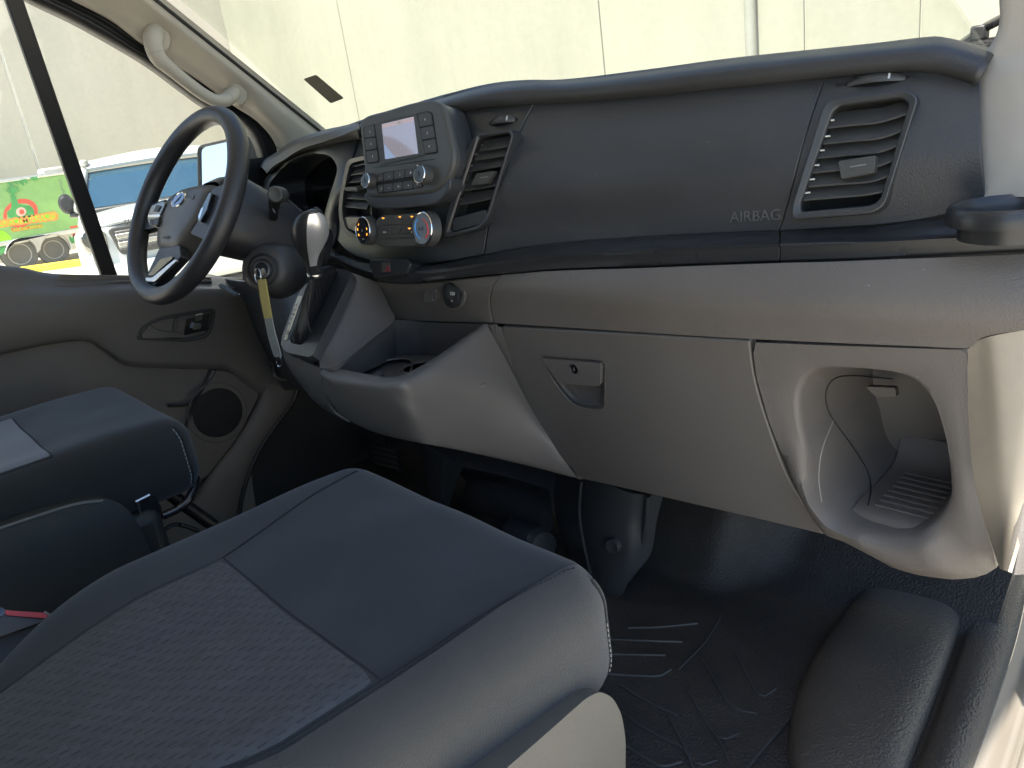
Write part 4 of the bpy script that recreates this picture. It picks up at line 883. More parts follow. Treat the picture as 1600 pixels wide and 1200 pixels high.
for q, s_, c in (([(569, 199), (585.5, 194.5), (588, 213.5), (570.5, 216)], '1', (578, 206)), ([(570.8, 217), (588.2, 214.5), (590, 232.5), (572.5, 235.5)], '2', (579.5, 225)), ([(572.7, 236.5), (590.2, 233.5), (592, 250), (590, 252.5), (575, 254.5)], '3', (582, 244.5)),
               ([(653.5, 178.5), (668, 175), (674.5, 177), (677.5, 195), (656.5, 199.5)], '4', (664, 187)), ([(656.8, 200.5), (677.7, 196), (681, 215.5), (659, 219.5)], '5', (667.5, 208)), ([(659.2, 220.5), (681.2, 216.5), (683.5, 236), (681, 238), (662, 240.5)], '6', (670.5, 228.5))):
    rkey(q); rtext(s_, *c, .0055, 'white_ink', .0019)
tube('styling_line', RP.poly([(583, 262), (630, 256), (678, 248.5)], .0002), .0007, 'black', rd, n=5)
rows_ = [[(587, 277), (600, 270.5), (616, 268), (633.5, 265), (649.5, 262), (661, 262)], [(587, 284.5), (600, 283), (616, 280.5), (633.5, 278), (649.5, 275), (661, 273.5)], [(590, 290), (600, 288), (615, 286), (630, 284), (646, 281.5), (659, 280)], [(592, 301), (600, 300.5), (615, 299), (630, 297), (646, 294.5), (659, 292)]]
gly = [['>', '♪', ')', '●', ''], ['A', '«', 'M', '»', 'O']]
for r_ in range(2):
    A, B = rows_[r_*2], rows_[r_*2+1]
    for k in range(5):
        g = .5; q = [(A[k][0]+g, A[k][1]), (A[k+1][0]-g, A[k+1][1]), (B[k+1][0]-g, B[k+1][1]), (B[k][0]+g, B[k][1])]; rkey(q, r=1.2)
        c = np.mean(q, axis=0)
        if gly[r_][k]: rtext(gly[r_][k], c[0], c[1], .0048, 'white_ink', .0019)
def knob(c, r, h, P, parent, face, name='knob', ring='chrome', body='button', sy=1.0, dome=True):
    kb_ = lathe(name, P.at(*c), P.n, [(r*1.02, -.002), (r, .0), (r*.97, h*.75), (r*.93, h*.9), (r*.90, h*.92)], body, parent, n=40)
    p = P.at(*c)
    lathe(name + '_ring', p, P.n, [(r*.96, h*.84), (r*.97, h*.93), (r*.93, h), (r*.88, h*.985), (r*.86, h*.9)], ring, parent, n=40)
    lathe(name + '_face', p, P.n, [(r*.88, h*.90), (r*.87, h*.955), (r*.4, h*.975), (0, h*.98)], face, parent, n=36)
    return p
pxm = np.linalg.norm(RP.at(635, 231) - RP.at(635, 230))
kr = pxm*13.5
kp1 = knob((581.5, 283), kr, .016, RP, rd, 'dial'); kp2 = knob((668.5, 273.5), kr*1.12, .019, RP, rd, 'dial')
for p, s_ in ((kp1, .016), (kp2, .019)): box('knob_mark', p + RN*(s_ + .0002), (.0022, .0006, .010), 'black', rd, axes=[rx, RN, ry], bevel=0)
# moulded rest under the radio
CP = Plane(at_y(625, 360, .774), (0.02, -1, .20)); CN = CP.n
hs = cr([(576, 300), (640, 303), (686, 294), (703, 274), (707, 290), (697, 309), (680, 320), (640, 325), (600, 327), (582, 322)], 40, True)
prism('radio_shelf', CP.poly(hs), CN, .006, .03, 'dash_smooth', db, bevel=.005, bseg=4, smooth=60)
# ---- climate controls
cp_o = fillet([(590, 345), (598, 337), (648, 333), (655, 334), (656, 340), (654, 380), (648, 385), (598, 386), (588, 380)], 4, 4)
cl = prism('climate_panel', CP.poly(cp_o), CN, .004, .03, 'radio', db, bevel=.0015, label='heater control panel with two rotary knobs')
keys = [[(594, 342), (599, 337.5), (613, 336), (613, 351.5), (594, 353)], [(614.5, 336), (634, 334.5), (632, 350.5), (614.5, 351.5)], [(636, 334.3), (655, 333.5), (655, 350), (634, 350.8)], [(594, 354.5), (613, 353), (613, 366.5), (594, 367.5)], [(614.5, 353), (631.5, 352), (628.5, 363), (625, 365.5), (614.5, 366)], [(633.5, 352), (653, 351.3), (651, 364.5), (629.5, 366)]]
for q in keys: rkey(q, cl, CP, .0058, 1.2)
for q in ((603, 341), (629, 339), (648, 338.5), (644, 357)):
    prism('indicator_lamp', CP.poly(rect(q[0]-1.6, q[1]-1, q[0]+1.6, q[1]+1)), CN, .0064, -.0055, 'amber', cl, bevel=0, smooth=None)
for s_, q, z in (('MAX', (601, 363), .005), ('A/C', (644, 362.5), .0045), ('=', (618.5, 340), .005), ('-', (622, 354), .005)): rtext(s_, *q, z, 'white_ink', .0062, cl, CP)
tube('panel_groove', CP.poly([(594, 373), (625, 372), (652, 371)], .0042), .0006, 'black', cl, n=5)
pxc = np.linalg.norm(CP.at(625, 361) - CP.at(625, 360)); kr2 = pxc*24
k1 = knob((578, 360.5), kr2*.98, .017, CP, cl, 'gloss'); k2 = knob((672, 357.5), kr2*1.08, .018, CP, cl, 'dial_pale')
for i, a in enumerate(np.linspace(-.5, math.pi + .5, 7)):
    e = k1 + CN*.0168 + (rx*math.cos(a) + ry*math.sin(a))*kr2*.58; box('fan_mark', e, (.0042, .0005, .0024), 'amber', cl, axes=[nrm(-rx*math.sin(a) + ry*math.cos(a)), CN, nrm(rx*math.cos(a) + ry*math.sin(a))], bevel=0)
text('lettering', 'R', k1 + CN*.0172, rx, ry, .007, 'grey_ink', cl, .0002)
text('lettering', 'o', k1 + CN*.0172 - ry*kr2*.58, rx, ry, .006, 'white_ink', cl, .0002)
for m_, a0, a1 in (('blue_print', 1.9, 4.3), ('red_print', -1.1, 1.2)):
    Pp = [k2 + CN*.0182 + (rx*math.cos(a) + ry*math.sin(a))*kr2*.66 for a in np.linspace(a0, a1, 14)]; tube('temperature_arc', Pp, .0013, m_, cl, n=6)
box('knob_mark', k2 + CN*.0182 - rx*.006, (.0035, .0005, .0035), 'black', cl, axes=[rx, CN, ry], bevel=0)
text('lettering', 'K', k2 + CN*.0182 + rx*.003, rx, ry, .010, 'black', cl, .0002)

# ---- cluster hood and surround
def S_cl(x, z): return S_up(x, z) + .0
hl_ = [(417, 270), (430, 258), (447, 247), (472, 233), (512, 222), (540, 216), (562, 213)]
ht_ = [(411, 262), (422, 251), (440, 240), (466, 223), (512, 207), (540, 201), (562, 196)]
n = 40; lo_, hi_ = cr(hl_, n), cr(ht_, n)
def hrow(f, off): return np.array([on(S_up, *(lo_[i]*(1-f) + hi_[i]*f), off) for i in range(n)])
h0, h1, h2, h3 = hrow(-.05, -.01), hrow(.1, .035), hrow(.5, .05), hrow(.9, .03)
h4 = hrow(1.0, .0); h5 = h4.copy(); h5[:, 1] += .14; h5[:, 2] -= .005; h6 = h5.copy(); h6[:, 1] = 1.36; h6[:, 2] -= .03
hd = sheet('cluster_hood', loft([h0, h1, h2, h3, h4, h5, h6], 26), mat('hood soft plastic', (.085, .075, .060), .5, (420, .4)), db, thick=.006, smooth=80)
so_ = cr([(409, 300), (413, 281), (430, 262), (450, 247), (474, 235), (512, 223), (545, 216), (560, 215), (548, 252), (535, 300), (527, 345), (524, 375), (505, 400), (470, 410), (430, 400), (412, 350)], 64, True)
si_ = cr([(421, 308), (420, 290), (430, 275), (448, 257), (476, 244), (500, 240), (514, 243), (522, 251), (527, 264), (522, 284), (516, 302), (509, 326), (502, 350), (485, 362), (455, 360), (428, 340)], 64, True)
def match(o_, i_, n=64):
    c = i_.mean(0); out = []
    for s in (o_, i_):
        a = np.unwrap(np.arctan2(s[:, 1]-c[1], s[:, 0]-c[0])); 
        if a[-1] < a[0]: s, a = s[::-1], a[::-1]
        o2 = np.argsort(np.mod(a, 2*np.pi)); aa, ss = np.mod(a, 2*np.pi)[o2], s[o2]; g = np.linspace(0, 2*np.pi, n, endpoint=False)
        aa3 = np.concatenate([aa-2*np.pi, aa, aa+2*np.pi]); ss3 = np.vstack([ss]*3); out.append(np.stack([np.interp(g, aa3, ss3[:, k]) for k in (0, 1)], 1))
    return out
so_, si_ = match(so_, si_)
def loops(name, L_, material, parent, **kw):
    L_ = [np.array(l) for l in L_]; k = len(L_[0]); V = np.vstack(L_); F = []
    for a in range(len(L_)-1):
        for i in range(k): F.append((a*k+i, a*k+(i+1) % k, (a+1)*k+(i+1) % k, (a+1)*k+i))
    return mesh(name, V, F, material, parent, **kw)
O_ = np.array([on(S_up, *q, .004) for q in so_]); I_ = np.array([on(S_up, *q, .006) for q in si_])
loops('cluster_surround', [O_ + (0, .02, 0), O_, O_*.75 + I_*.25 + np.array((0, -.006, 0)), O_*.25 + I_*.75 + np.array((0, -.006, 0)), I_, I_ + (0, .05, 0), I_.mean(0) + (I_ - I_.mean(0))*.92 + (0, .10, 0)], 'dash_smooth', db, smooth=60)
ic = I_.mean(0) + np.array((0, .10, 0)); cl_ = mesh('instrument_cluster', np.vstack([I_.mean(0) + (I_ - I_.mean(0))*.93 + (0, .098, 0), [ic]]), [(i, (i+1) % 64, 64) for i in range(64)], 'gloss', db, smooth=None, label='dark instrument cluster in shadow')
gc = on(S_up, 498, 345, -.07)
for r in (.035, .033): tube('gauge_ring', [gc + np.array((r*math.cos(t), 0, r*math.sin(t))) for t in np.linspace(0, 2*math.pi, 40, endpoint=False)], .0012, 'grey_ink', cl_, n=5, closed=True)
shf = prism('cluster_shelf', [on(S_up, *q, -.03) for q in fillet([(424, 318), (446, 306), (478, 334), (480, 360), (430, 372)], 4, 4)], (0.3, -1, .5), .004, .03, 'dash_smooth', db, bevel=.003)

# ---- trim strip between dark upper and taupe lower halves
st0 = [(496, 378), (520, 388), (550, 404), (585, 413), (620, 416), (660, 416), (700, 410), (757, 398), (800, 390), (850, 382), (925, 375), (1000, 370), (1100, 365), (1217, 361), (1300, 357), (1375, 353), (1480, 340), (1620, 330)]
st1 = [(496, 386), (520, 396), (550, 411), (585, 421), (620, 424), (660, 421), (700, 416), (757, 407), (800, 402), (850, 397), (925, 392), (1000, 387), (1100, 383), (1217, 378), (1300, 375), (1375, 373), (1480, 369), (1620, 364)]
st2 = [(496, 392), (520, 401), (550, 417), (585, 428), (620, 431), (660, 428), (700, 423), (757, 415), (800, 410), (850, 405), (925, 399), (1000, 394), (1100, 390), (1217, 386), (1300, 383), (1375, 380), (1480, 376), (1620, 371)]
st3 = [(496, 398), (520, 407), (550, 424), (585, 437), (620, 441), (660, 440), (700, 436), (757, 429), (800, 426), (850, 422), (925, 419), (1000, 417), (1100, 413), (1217, 409), (1300, 407), (1375, 404), (1480, 400), (1620, 394)]
def strip(i0, i1, n, name):
    seg = lambda L_: cr([L_[i] if not isinstance(L_[i], float) else L_[i] for i in range(i0, i1)], n)
    R = [np.array([on(S_up, *q, o) for q in seg(L_)]) for L_, o in ((st0, -.006), (st0, .003), (st1, .032), (st2, .039), (st3, .034), (st3, .0))]
    return sheet(name, loft([R[0], R[1], R[1]*.5+R[2]*.5 + np.array((0, 0, .002)), R[2], R[2]*.4+R[3]*.6 + np.array((0, -.003, .001)), R[3], R[3]*.5+R[4]*.5, R[4], R[5]], 26), 'strip', db, thick=.003, smooth=60)
strip(0, 14, 90, 'trim_strip')
for L_ in (st0, st1, st2, st3): L_[13] = (L_[13][0] + 3, L_[13][1])
strip(13, 18, 40, 'trim_strip')
tube('strip_line', [on(S_up, *q, .0405) for q in cr([(700, 420), (757, 411), (850, 401), (1000, 391), (1217, 382)], 50)], .0008, 'black', db, n=5)
# hazard switch
HZ = Plane(on(S_up, 612, 425, .045), (0.03, -1, .45))
hz = prism('hazard_switch', HZ.poly(fillet([(580, 407), (640, 404), (646, 413), (638, 430), (590, 434), (582, 420)], 3, 4)), HZ.n, .006, .05, 'strip', db, bevel=.002, label='hazard light switch with red triangle')
prism('hazard_button', HZ.poly(fillet([(601, 411), (614, 409.5), (613.5, 426), (601, 427)], 2, 3)), HZ.n, .0075, .0, 'button', hz, bevel=.0007)
tr_ = HZ.poly([(606, 414.5), (610.5, 423), (602.5, 423.8)], .0078); tube('triangle_print', tr_, .0006, 'hazard', hz, n=5, closed=True)
tri2 = HZ.poly([(606.2, 417.5), (608.6, 421.8), (604.2, 422.3)], .0078); tube('triangle_print', tri2, .0004, 'hazard', hz, n=5, closed=True)
# cup holder ledge on the right
cc = at_y(1582, 316, .885); crad = np.linalg.norm(at_y(1582, 316, .885) - at_y(1482, 322, .885))*.97
ch = lathe('cup_holder', cc + (0, 0, -.014), (0, 0, 1), [(crad*1.02, -.004), (crad*1.03, .004), (crad*1.0, .011), (crad*.96, .014), (crad*.90, .0145), (crad*.86, .012), (crad*.83, .004), (crad*.82, -.02), (0, -.02)], 'strip', db, n=64, label='round black cup holder at the right end of the dash')

# ---- taupe lower half
def kseg(x0, x1, m=30):
    P = cr(st3, 120); return [(x, float(np.interp(x, P[:, 0], P[:, 1])) + 1.0) for x in np.linspace(x0, x1, m)]
gap = [(772, 505), (900, 513), (1035, 522), (1172, 530), (1300, 536), (1420, 541), (1512, 544)]
kp_ = sheet('knee_panel', patch(S_low, kseg(784, 1620), gap + [(1530, 530), (1565, 521), (1620, 514)], [(784, 429), (770, 450), (767, 478), (772, 505)], [(1620, 395), (1620, 450), (1620, 514)], 80, 24), 'taupe', db, thick=.012, bevel=.003, smooth=60)
# glovebox
ro_ = fillet([(843, 555), (940, 562), (946, 567), (945, 640), (922, 641), (895, 633), (868, 602)], [8, 6, 6, 8, 12, 12, 20], 6)
ri_ = [(np.array(q) - (908, 600))*.97 + (908, 600) for q in ro_]
gb_ = sheet('glovebox_door', patch(S_low, [(784, 511), (900, 517), (1035, 525), (1171, 533)], [(907, 748), (1000, 769), (1100, 792), (1200, 815), (1288, 836)], [(784, 511), (796, 565), (828, 638), (868, 703), (907, 748)], [(1171, 533), (1179, 590), (1199, 660), (1234, 750), (1288, 836)], 120, 90), 'taupe_smooth', db, thick=.02, bevel=.0028, bseg=3, smooth=50, holes=[ri_], label='taupe glovebox door with keyed latch')
GP0 = on(S_low, 900, 590); GPn = surf_n(S_low, GP0); GP = Plane(GP0, GPn)
def gring(f, o): return np.array(GP.poly([(np.array(q) - (912, 596))*f + (912, 596) for q in ro_], o))
bl_ = [gring(1.03, -.004), gring(1.03, .0012), gring(1.0, .0018), gring(.97, .0008), gring(.94, -.004), gring(.86, -.016), gring(.70, -.021), gring(.3, -.022), gring(.02, -.022)]
bw = loops('finger_recess', bl_, 'taupe_smooth', gb_, smooth=60)
lv = prism('latch_lever', GP.poly(fillet([(849, 558), (938, 566), (942, 570), (941, 599), (936, 602), (874, 596)], [4, 4, 4, 4, 3, 10], 5)), GPn, .005, .016, 'taupe_smooth', gb_, bevel=.0022, bseg=3)
lk = GP.at(897, 576.5, .005); lathe('lock', lk, GPn, [(.0088, -.002), (.0086, .0012), (.0070, .0014), (.0066, .0006), (0, .0006)], 'gloss', gb_, n=28)
box('keyhole', lk + GPn*.0009, (.0013, .0008, .0065), 'chrome', gb_, axes=[nrm(np.cross(GPn, (0, 0, 1))), GPn, (0, 0, 1)], bevel=0)
# right end with open storage pocket
ol = lin([(1175, 535), (1300, 540), (1420, 544), (1511, 547), (1512, 640), (1517, 720), (1530, 790), (1548, 850), (1561, 888), (1530, 902), (1490, 906), (1440, 900), (1395, 888), (1360, 868), (1328, 848), (1292, 838), (1238, 752), (1202, 660), (1182, 590)], 96, True)
il = cr([(1243, 635), (1246, 607), (1262, 582), (1285, 574), (1347, 575), (1403, 582), (1431, 593), (1457, 621), (1471, 657), (1482, 702), (1487, 753), (1485, 781), (1468, 809), (1445, 826), (1420, 832), (1375, 828), (1330, 815), (1299, 795), (1274, 759), (1260, 708), (1248, 674)], 96, True)
ol, il = match(ol, il, 96)
OB = np.array([on(S_low, *q) for q in ol]); IB = np.array([on(S_low, *q, -.004) for q in il]); cI = IB.mean(0)
def sc(P, f, dy, dz=0.0): c = P.mean(0); return c + (P - c)*np.array((f, f, f)) + np.array((0, dy, dz))
lip = OB*.12 + IB*.88 + np.array((0, -.004, 0))
bulge = lambda f: OB*(1-f) + IB*f
# the panel swells around the lower half of the opening
low_w = (np.clip((cI[2] - IB[:, 2])/.09, 0, 1)*np.clip((OB[:, 0].max() - OB[:, 0])/.05, .25, 1))[:, None]
l1 = bulge(.35) + low_w*np.array((0, -.020, 0)); l2 = bulge(.75) + low_w*np.array((0, -.022, 0)) + np.array((0, -.002, 0)); l3 = bulge(.93) + low_w*np.array((0, -.012, 0)); l4 = IB + low_w*np.array((0, -.002, 0))
w1 = sc(IB, .97, .012); w2 = sc(IB, .94, .075, -.002); w3 = sc(IB, .90, .155, -.004); w4 = sc(IB, .82, .19, -.004)
tray = loops('storage_pocket', [OB + (0, .02, 0), OB, l1, l2, l3, l4, w1, w2, w3, w4], 'taupe', db, smooth=70, label='open storage pocket moulded into the right end of the dash')
bk = w4; mesh('pocket_back', np.vstack([bk, [bk.mean(0)]]), [(i, (i+1) % 96, 96) for i in range(96)], 'taupe_smooth', tray, smooth=70)
# floor of the pocket with ribs
fz = IB[:, 2].min() + .016; fx0, fx1 = IB[:, 0].min() + .050, IB[:, 0].max() - .018; ymn = IB[np.argmin(IB[:, 2])][1]; fy0, fy1 = ymn + .022, ymn + .175
flr = sheet('pocket_floor', loft([lin([(x, y, z) for x in (fx0, fx1)], 8) for y, z in ((fy0 - .012, fz - .012), (fy0 + .006, fz), (fy1 - .03, fz + .01), (fy1, fz + .05))], 14), 'taupe_smooth', tray, thick=.004, smooth=80)
for k in range(8):
    y = fy0 + .012 + k*.014; box('floor_rib', ((fx0*.8 + fx1*.2 + fx1)/2, y, fz + .0012 + (y - fy0 - .006)*.08), (fx1 - (fx0*.8 + fx1*.2), .0035, .0032), 'taupe', tray, bevel=.001)
cast_t = caster([tray, flr] + [o for o in tray.children if o.name.startswith('pocket_back')])
def onmesh(name, pts, r, m_, parent, n=40, lift=.0003):
    P = [cast_t(*q, lift) for q in cr(pts, n)]; P = [q for q in P if q is not None]
    P = np.array(P); Q = P.copy()
    for _ in range(3): Q[1:-1] = (Q[:-2] + Q[1:-1]*2 + Q[2:])/4
    return tube(name, Q, r, m_, parent, n=6)
onmesh('moulding_seam', [(1302, 657), (1285, 700), (1279, 745), (1284, 785)], .0008, mat('pale parting line', (.26, .24, .21), .5, None), tray)
onmesh('moulding_seam', [(1395, 592), (1330, 587), (1302, 592), (1290, 612), (1295, 645), (1330, 695), (1355, 735), (1361, 765), (1356, 790)], .0009, 'black', tray, 60)
prism('pull_notch', [on(S_low, *q, -.15) for q in fillet([(1353, 603), (1400, 605), (1402, 619), (1370, 620)], 4, 4)], (0.1, -1, .1), .004, .01, 'taupe_smooth', tray, bevel=.002)
# side face of the dash at the door opening
sdl = [(1512, 546), (1513, 640), (1518, 720), (1531, 790), (1549, 850), (1562, 889)]
sdr = [(1625, 512), (1618, 600), (1612, 700), (1605, 770), (1590, 840), (1575, 893)]
tc3 = [on(S_low, *q, -.004) for q in ((1512, 546), (1528, 532), (1563, 522))] + [at_x(1625, 511, -.232)]
bc3 = [on(S_low, 1562, 889), on(S_low, 1562, 889)*.5 + at_x(1575, 893, -.232)*.5, at_x(1575, 893, -.232)]
CG = coons(tc3, bc3, [on(S_low, *q) for q in sdl], [at_x(*q, -.232) for q in sdr], 16, 30)
for j_ in range(30):
    for i_ in range(16): CG[j_, i_] += np.array((.010, -.005, 0))*math.sin(math.pi*i_/15)*math.sin(math.pi*j_/29)
sheet('side_cheek', CG, mat('pale taupe side cover', (.22, .195, .155), .42, None, fine=.15), db, thick=.004, smooth=70)
c3 = np.array([at_x(*q, -.235) for q in cr([(1640, 560), (1620, 680), (1602, 770), (1585, 850), (1578, 892)], 16)]); c4 = c3 + (.03, .02, 0)
sheet('side_cheek', loft([c3 + (-.004, 0, 0), c3 + (.006, -.006, 0), c4], 8), 'taupe', db, thick=.004, smooth=70)

# ---- centre lower panel, bin and console
usb_top = kseg(588, 782, 24)
G_us = patch(S_low, usb_top, [(616, 500), (660, 502), (720, 504), (770, 505)], [(588, 440), (592, 455), (604, 478), (616, 500)], [(782, 430), (768, 452), (765, 478), (770, 505)], 30, 14)
cp2 = sheet('socket_panel', G_us, 'taupe', db, thick=.010, bevel=.002, smooth=60)
UP = Plane(on(S_low, 690, 460, .001), (.05, -1, .04))
ub = prism('usb_port', UP.poly(fillet([(668, 451), (685, 450), (686, 452), (683, 471), (667, 473), (664, 466)], [4, 2, 2, 4, 3, 4], 4)), UP.n, .0045, .004, 'taupe_smooth', db, bevel=.0008, label='USB port beside the twelve volt socket')
prism('usb_slot', UP.poly([(680.5, 454), (684, 453), (681.5, 468), (678, 469)]), UP.n, .0050, .0, 'chrome', ub, bevel=.0003)
prism('usb_slot', UP.poly([(681.6, 456), (683, 455.5), (681.2, 466), (679.8, 466.5)]), UP.n, .0056, .0, 'void', ub, bevel=0)
text('lettering', 'Y', UP.at(671.5, 460, .0047), (1, 0, 0), (0, 0, 1), .006, 'black', ub, .0002)
urad = np.linalg.norm(UP.at(711, 460) - UP.at(711, 479))
pk_s = lathe('power_socket', UP.at(711, 460), UP.n, [(urad*.95, -.002), (urad*.97, .006), (urad, .008), (urad*.97, .012), (urad*.85, .0135), (0, .0145)], 'strip', db, n=40, sx=.95, sy=1.0, label='capped twelve volt socket')
ringo = [UP.at(711 + 17*math.cos(a), 461 + 23*math.sin(a)) for a in np.linspace(0, 2*math.pi, 32, endpoint=False)]; ringi = [UP.at(711 + 13*math.cos(a), 461 + 18*math.sin(a)) for a in np.linspace(0, 2*math.pi, 32, endpoint=False)]
ringprism('socket_rim', ringo, ringi, UP.n, .003, .002, 'taupe_smooth', pk_s, bevel=.0005)
text('lettering', '12V', UP.at(707, 459, .0145), (1, 0, 0), (0, 0, 1), .0085, 'white_ink', pk_s, .0003, bold=.02)
text('lettering', '▲', UP.at(706, 470, .0143), (1, 0, 0), (0, 0, 1), .004, 'white_ink', pk_s, .0003)
# console cheek between shifter and bin
def Y(px, py, y): return at_y(px, py, y)
ck = sheet('console_cheek', coons([Y(543, 424, .735), Y(560, 430, .745), Y(592, 442, .795)], [Y(500, 574, .585), Y(512, 576, .583), Y(526, 573, .592)], [Y(543, 424, .735), Y(520, 480, .67), Y(500, 535, .612), Y(500, 574, .585)], [Y(592, 442, .795), Y(608, 478, .79), Y(616, 500, .78), Y(580, 531, .70), Y(526, 573, .592)], 24, 30), 'taupe', db, thick=.006, smooth=70)
# bin: front wall with rim
rim = [(502, 578, .590), (520, 586, .585), (560, 594, .590), (600, 599, .600), (628, 598, .612), (650, 590, .64), (690, 566, .70), (730, 535, .77), (765, 508, .832)]
rim_i = [(526, 573, .600), (545, 578, .603), (575, 583, .610), (605, 588, .622), (622, 587, .634), (640, 580, .66), (680, 557, .715), (718, 530, .775), (752, 507, .825)]
bm_ = [(508, 612, .592), (530, 645, .60), (560, 665, .612), (600, 680, .625), (655, 692, .645), (700, 700, .70), (760, 712, .78), (830, 728, .855), (904, 748, .915)]
lowr = [(504, 592, .586), (526, 612, .584), (562, 630, .592), (602, 640, .604), (640, 645, .620), (675, 640, .665), (735, 620, .745), (800, 620, .83), (834, 645, .87)]
n = 60
Rr = cr([Y(*q) for q in rim], n); Ri = cr([Y(*q) for q in rim_i], n); Rb = cr([Y(*q) for q in bm_], n); Rm = cr([Y(*q) for q in lowr], n)
right_edge = cr([Y(784, 513, .838), Y(796, 565, .845), Y(828, 638, .865), Y(868, 703, .89), Y(905, 747, .915)], 20)
inner = Ri + (0, 0, -.004); inn2 = Ri*.98 + np.array((-.02, .012, 0)) + (0, 0, -.06)
G_b = loft([Ri + (0, .004, -.03), Ri + (0, .001, -.004), Ri*.7 + Rr*.3 + np.array((0, 0, .002)), Rr*.8 + Ri*.2 + np.array((0, -.001, .002)), Rr + (0, -.003, -.004), Rr*.6 + Rm*.4 + np.array((.003, -.004, 0)), Rm, Rb*.55 + Rm*.45 + np.array((.002, -.003, 0)), Rb, Rb + (-.01, .03, -.006)], 40)
bn = sheet('console_bin', G_b, 'taupe_smooth', db, thick=.004, smooth=70, label='open taupe console bin below the socket panel')
sheet('bin_side', loft([np.array([Y(765, 508, .832), Y(775, 540, .84), Y(790, 580, .853), Y(812, 612, .868), Y(834, 645, .878), Y(868, 700, .90), Y(904, 747, .918)]), np.array([Y(784, 512, .842), Y(797, 565, .85), Y(806, 590, .858), Y(818, 615, .866), Y(834, 648, .874), Y(870, 702, .893), Y(907, 748, .916)])], 4), 'taupe_smooth', bn, thick=.003, smooth=70)
# inside of the bin
sheet('bin_left_wall', coons([Y(526, 574, .598), Y(580, 531, .705), Y(617, 501, .782)], [Y(548, 590, .64), Y(590, 572, .72), Y(620, 556, .80)], [Y(526, 574, .598), Y(548, 590, .64)], [Y(617, 501, .782), Y(619, 530, .79), Y(620, 556, .80)], 20, 10), 'taupe_smooth', bn, thick=.003, smooth=70)
sheet('bin_back_wall', coons([Y(617, 501, .782), Y(650, 503, .825), Y(700, 505, .835), Y(775, 507, .835)], [Y(620, 556, .80), Y(650, 562, .845), Y(700, 580, .855), Y(780, 600, .855)], [Y(617, 501, .782), Y(620, 556, .80)], [Y(775, 507, .835), Y(780, 600, .855)], 24, 10), 'taupe_smooth', bn, thick=.003, smooth=70)
bf = [at_z(*q, .505) for q in ((545, 588), (620, 553), (660, 556), (720, 560), (760, 600), (640, 640), (560, 620))]
prism('bin_floor', bf, (0, 0, 1), .002, .006, 'taupe_smooth', bn, bevel=.001)
sheet('cup_recess', loft([np.array([at_z(*q, z) for q in cr([(560, 578), (600, 563), (632, 559), (645, 566), (640, 590)], 20)]) for z in (.520, .505, .47)], 8), 'taupe', bn, thick=.003, smooth=70)
lathe('cup_recess', at_z(655, 575, .507), (0, 0, 1), [(.030, -.03), (.031, .002), (.035, .004), (.037, 0)], 'taupe', bn, n=32)
prism('bin_clip', [at_z(*q, .525) for q in fillet([(586, 582), (592, 579), (598, 581), (597, 588), (587, 588)], 1.5, 3)], (.3, -.6, .6), .002, .004, 'taupe', bn, bevel=.0006)
# lower console wall to the left of the bin, and its dark underside
cw = [[(441, 545, .60), (470, 562, .59), (502, 577, .588)], [(446, 565, .60), (474, 590, .592), (505, 606, .592)], [(465, 595, .62), (490, 625, .61), (520, 642, .605)], [(480, 610, .64), (515, 645, .63), (545, 660, .62)]]
sheet('console_side', loft([cr([Y(*q) for q in r_], 16) for r_ in cw], 14), 'taupe', db, thick=.004, smooth=70)
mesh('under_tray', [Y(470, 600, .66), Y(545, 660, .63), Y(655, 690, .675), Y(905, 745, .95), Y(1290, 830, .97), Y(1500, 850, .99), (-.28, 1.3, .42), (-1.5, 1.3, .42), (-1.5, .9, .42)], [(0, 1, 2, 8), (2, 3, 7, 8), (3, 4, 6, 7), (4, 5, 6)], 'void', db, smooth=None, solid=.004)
# dark lower driver side of the dash
lowd = [[(300, 425, .80), (380, 440, .74), (440, 430, .72), (505, 400, .78)], [(330, 470, .82), (390, 480, .76), (440, 500, .70), (500, 480, .74)], [(370, 520, .84), (405, 540, .80), (440, 560, .72), (490, 560, .66)], [(400, 560, .86), (425, 600, .84), (455, 610, .80), (500, 600, .76)]]
sheet('driver_lower_panel', loft([cr([Y(*q) for q in r_], 16) for r_ in lowd], 16), 'dash_smooth', db, thick=.006, smooth=70)
tube('hood_release_loop', [Y(*q, .78) for q in cr([(425, 540), (427, 575), (432, 590), (445, 595), (458, 590), (462, 578)], 24)], .004, 'taupe_smooth', db, n=8)

sheet('light_block_sheet', loft([lin([(-2.06, y, z), (-1.15, y, z), (-.42, y, z)], 16) for y, z in ((1.05, .87), (1.2, .88), (1.45, .89))], 8), 'pad', db, thick=.006, smooth=80)  # hidden sheet added below the pad to stop light leaking into the footwell

# ================================================================== steering
Wc = np.array((-1.506, .526, .866)); ta, tb = .571, .091
Wn = nrm((math.sin(tb)*math.cos(ta), -math.cos(tb)*math.cos(ta), math.sin(ta))); Wu = nrm(np.cross((0, 0, 1), Wn)); Wv = np.cross(Wn, Wu)
WP = Plane(Wc, Wn)
sw_ = thing('steering_wheel', 'black three spoke steering wheel with grey airbag cover and oval emblem', 'steering wheel', tuple(Wc - Wn*.1))
V = []; na, nb = 96, 20; R0, rt = .1780, .0168
for i in range(na):
    t = 2*math.pi*i/na; d = Wu*math.cos(t) + Wv*math.sin(t)
    sw = 1 + .14*(math.exp(-((math.degrees(t) - 35)/16)**2) + math.exp(-((math.degrees(t) - 145)/16)**2))
    for k in range(nb):
        a = 2*math.pi*k/nb; V.append(Wc + d*(R0 + rt*sw*math.cos(a)) + Wn*(rt*1.12*math.sin(a)))
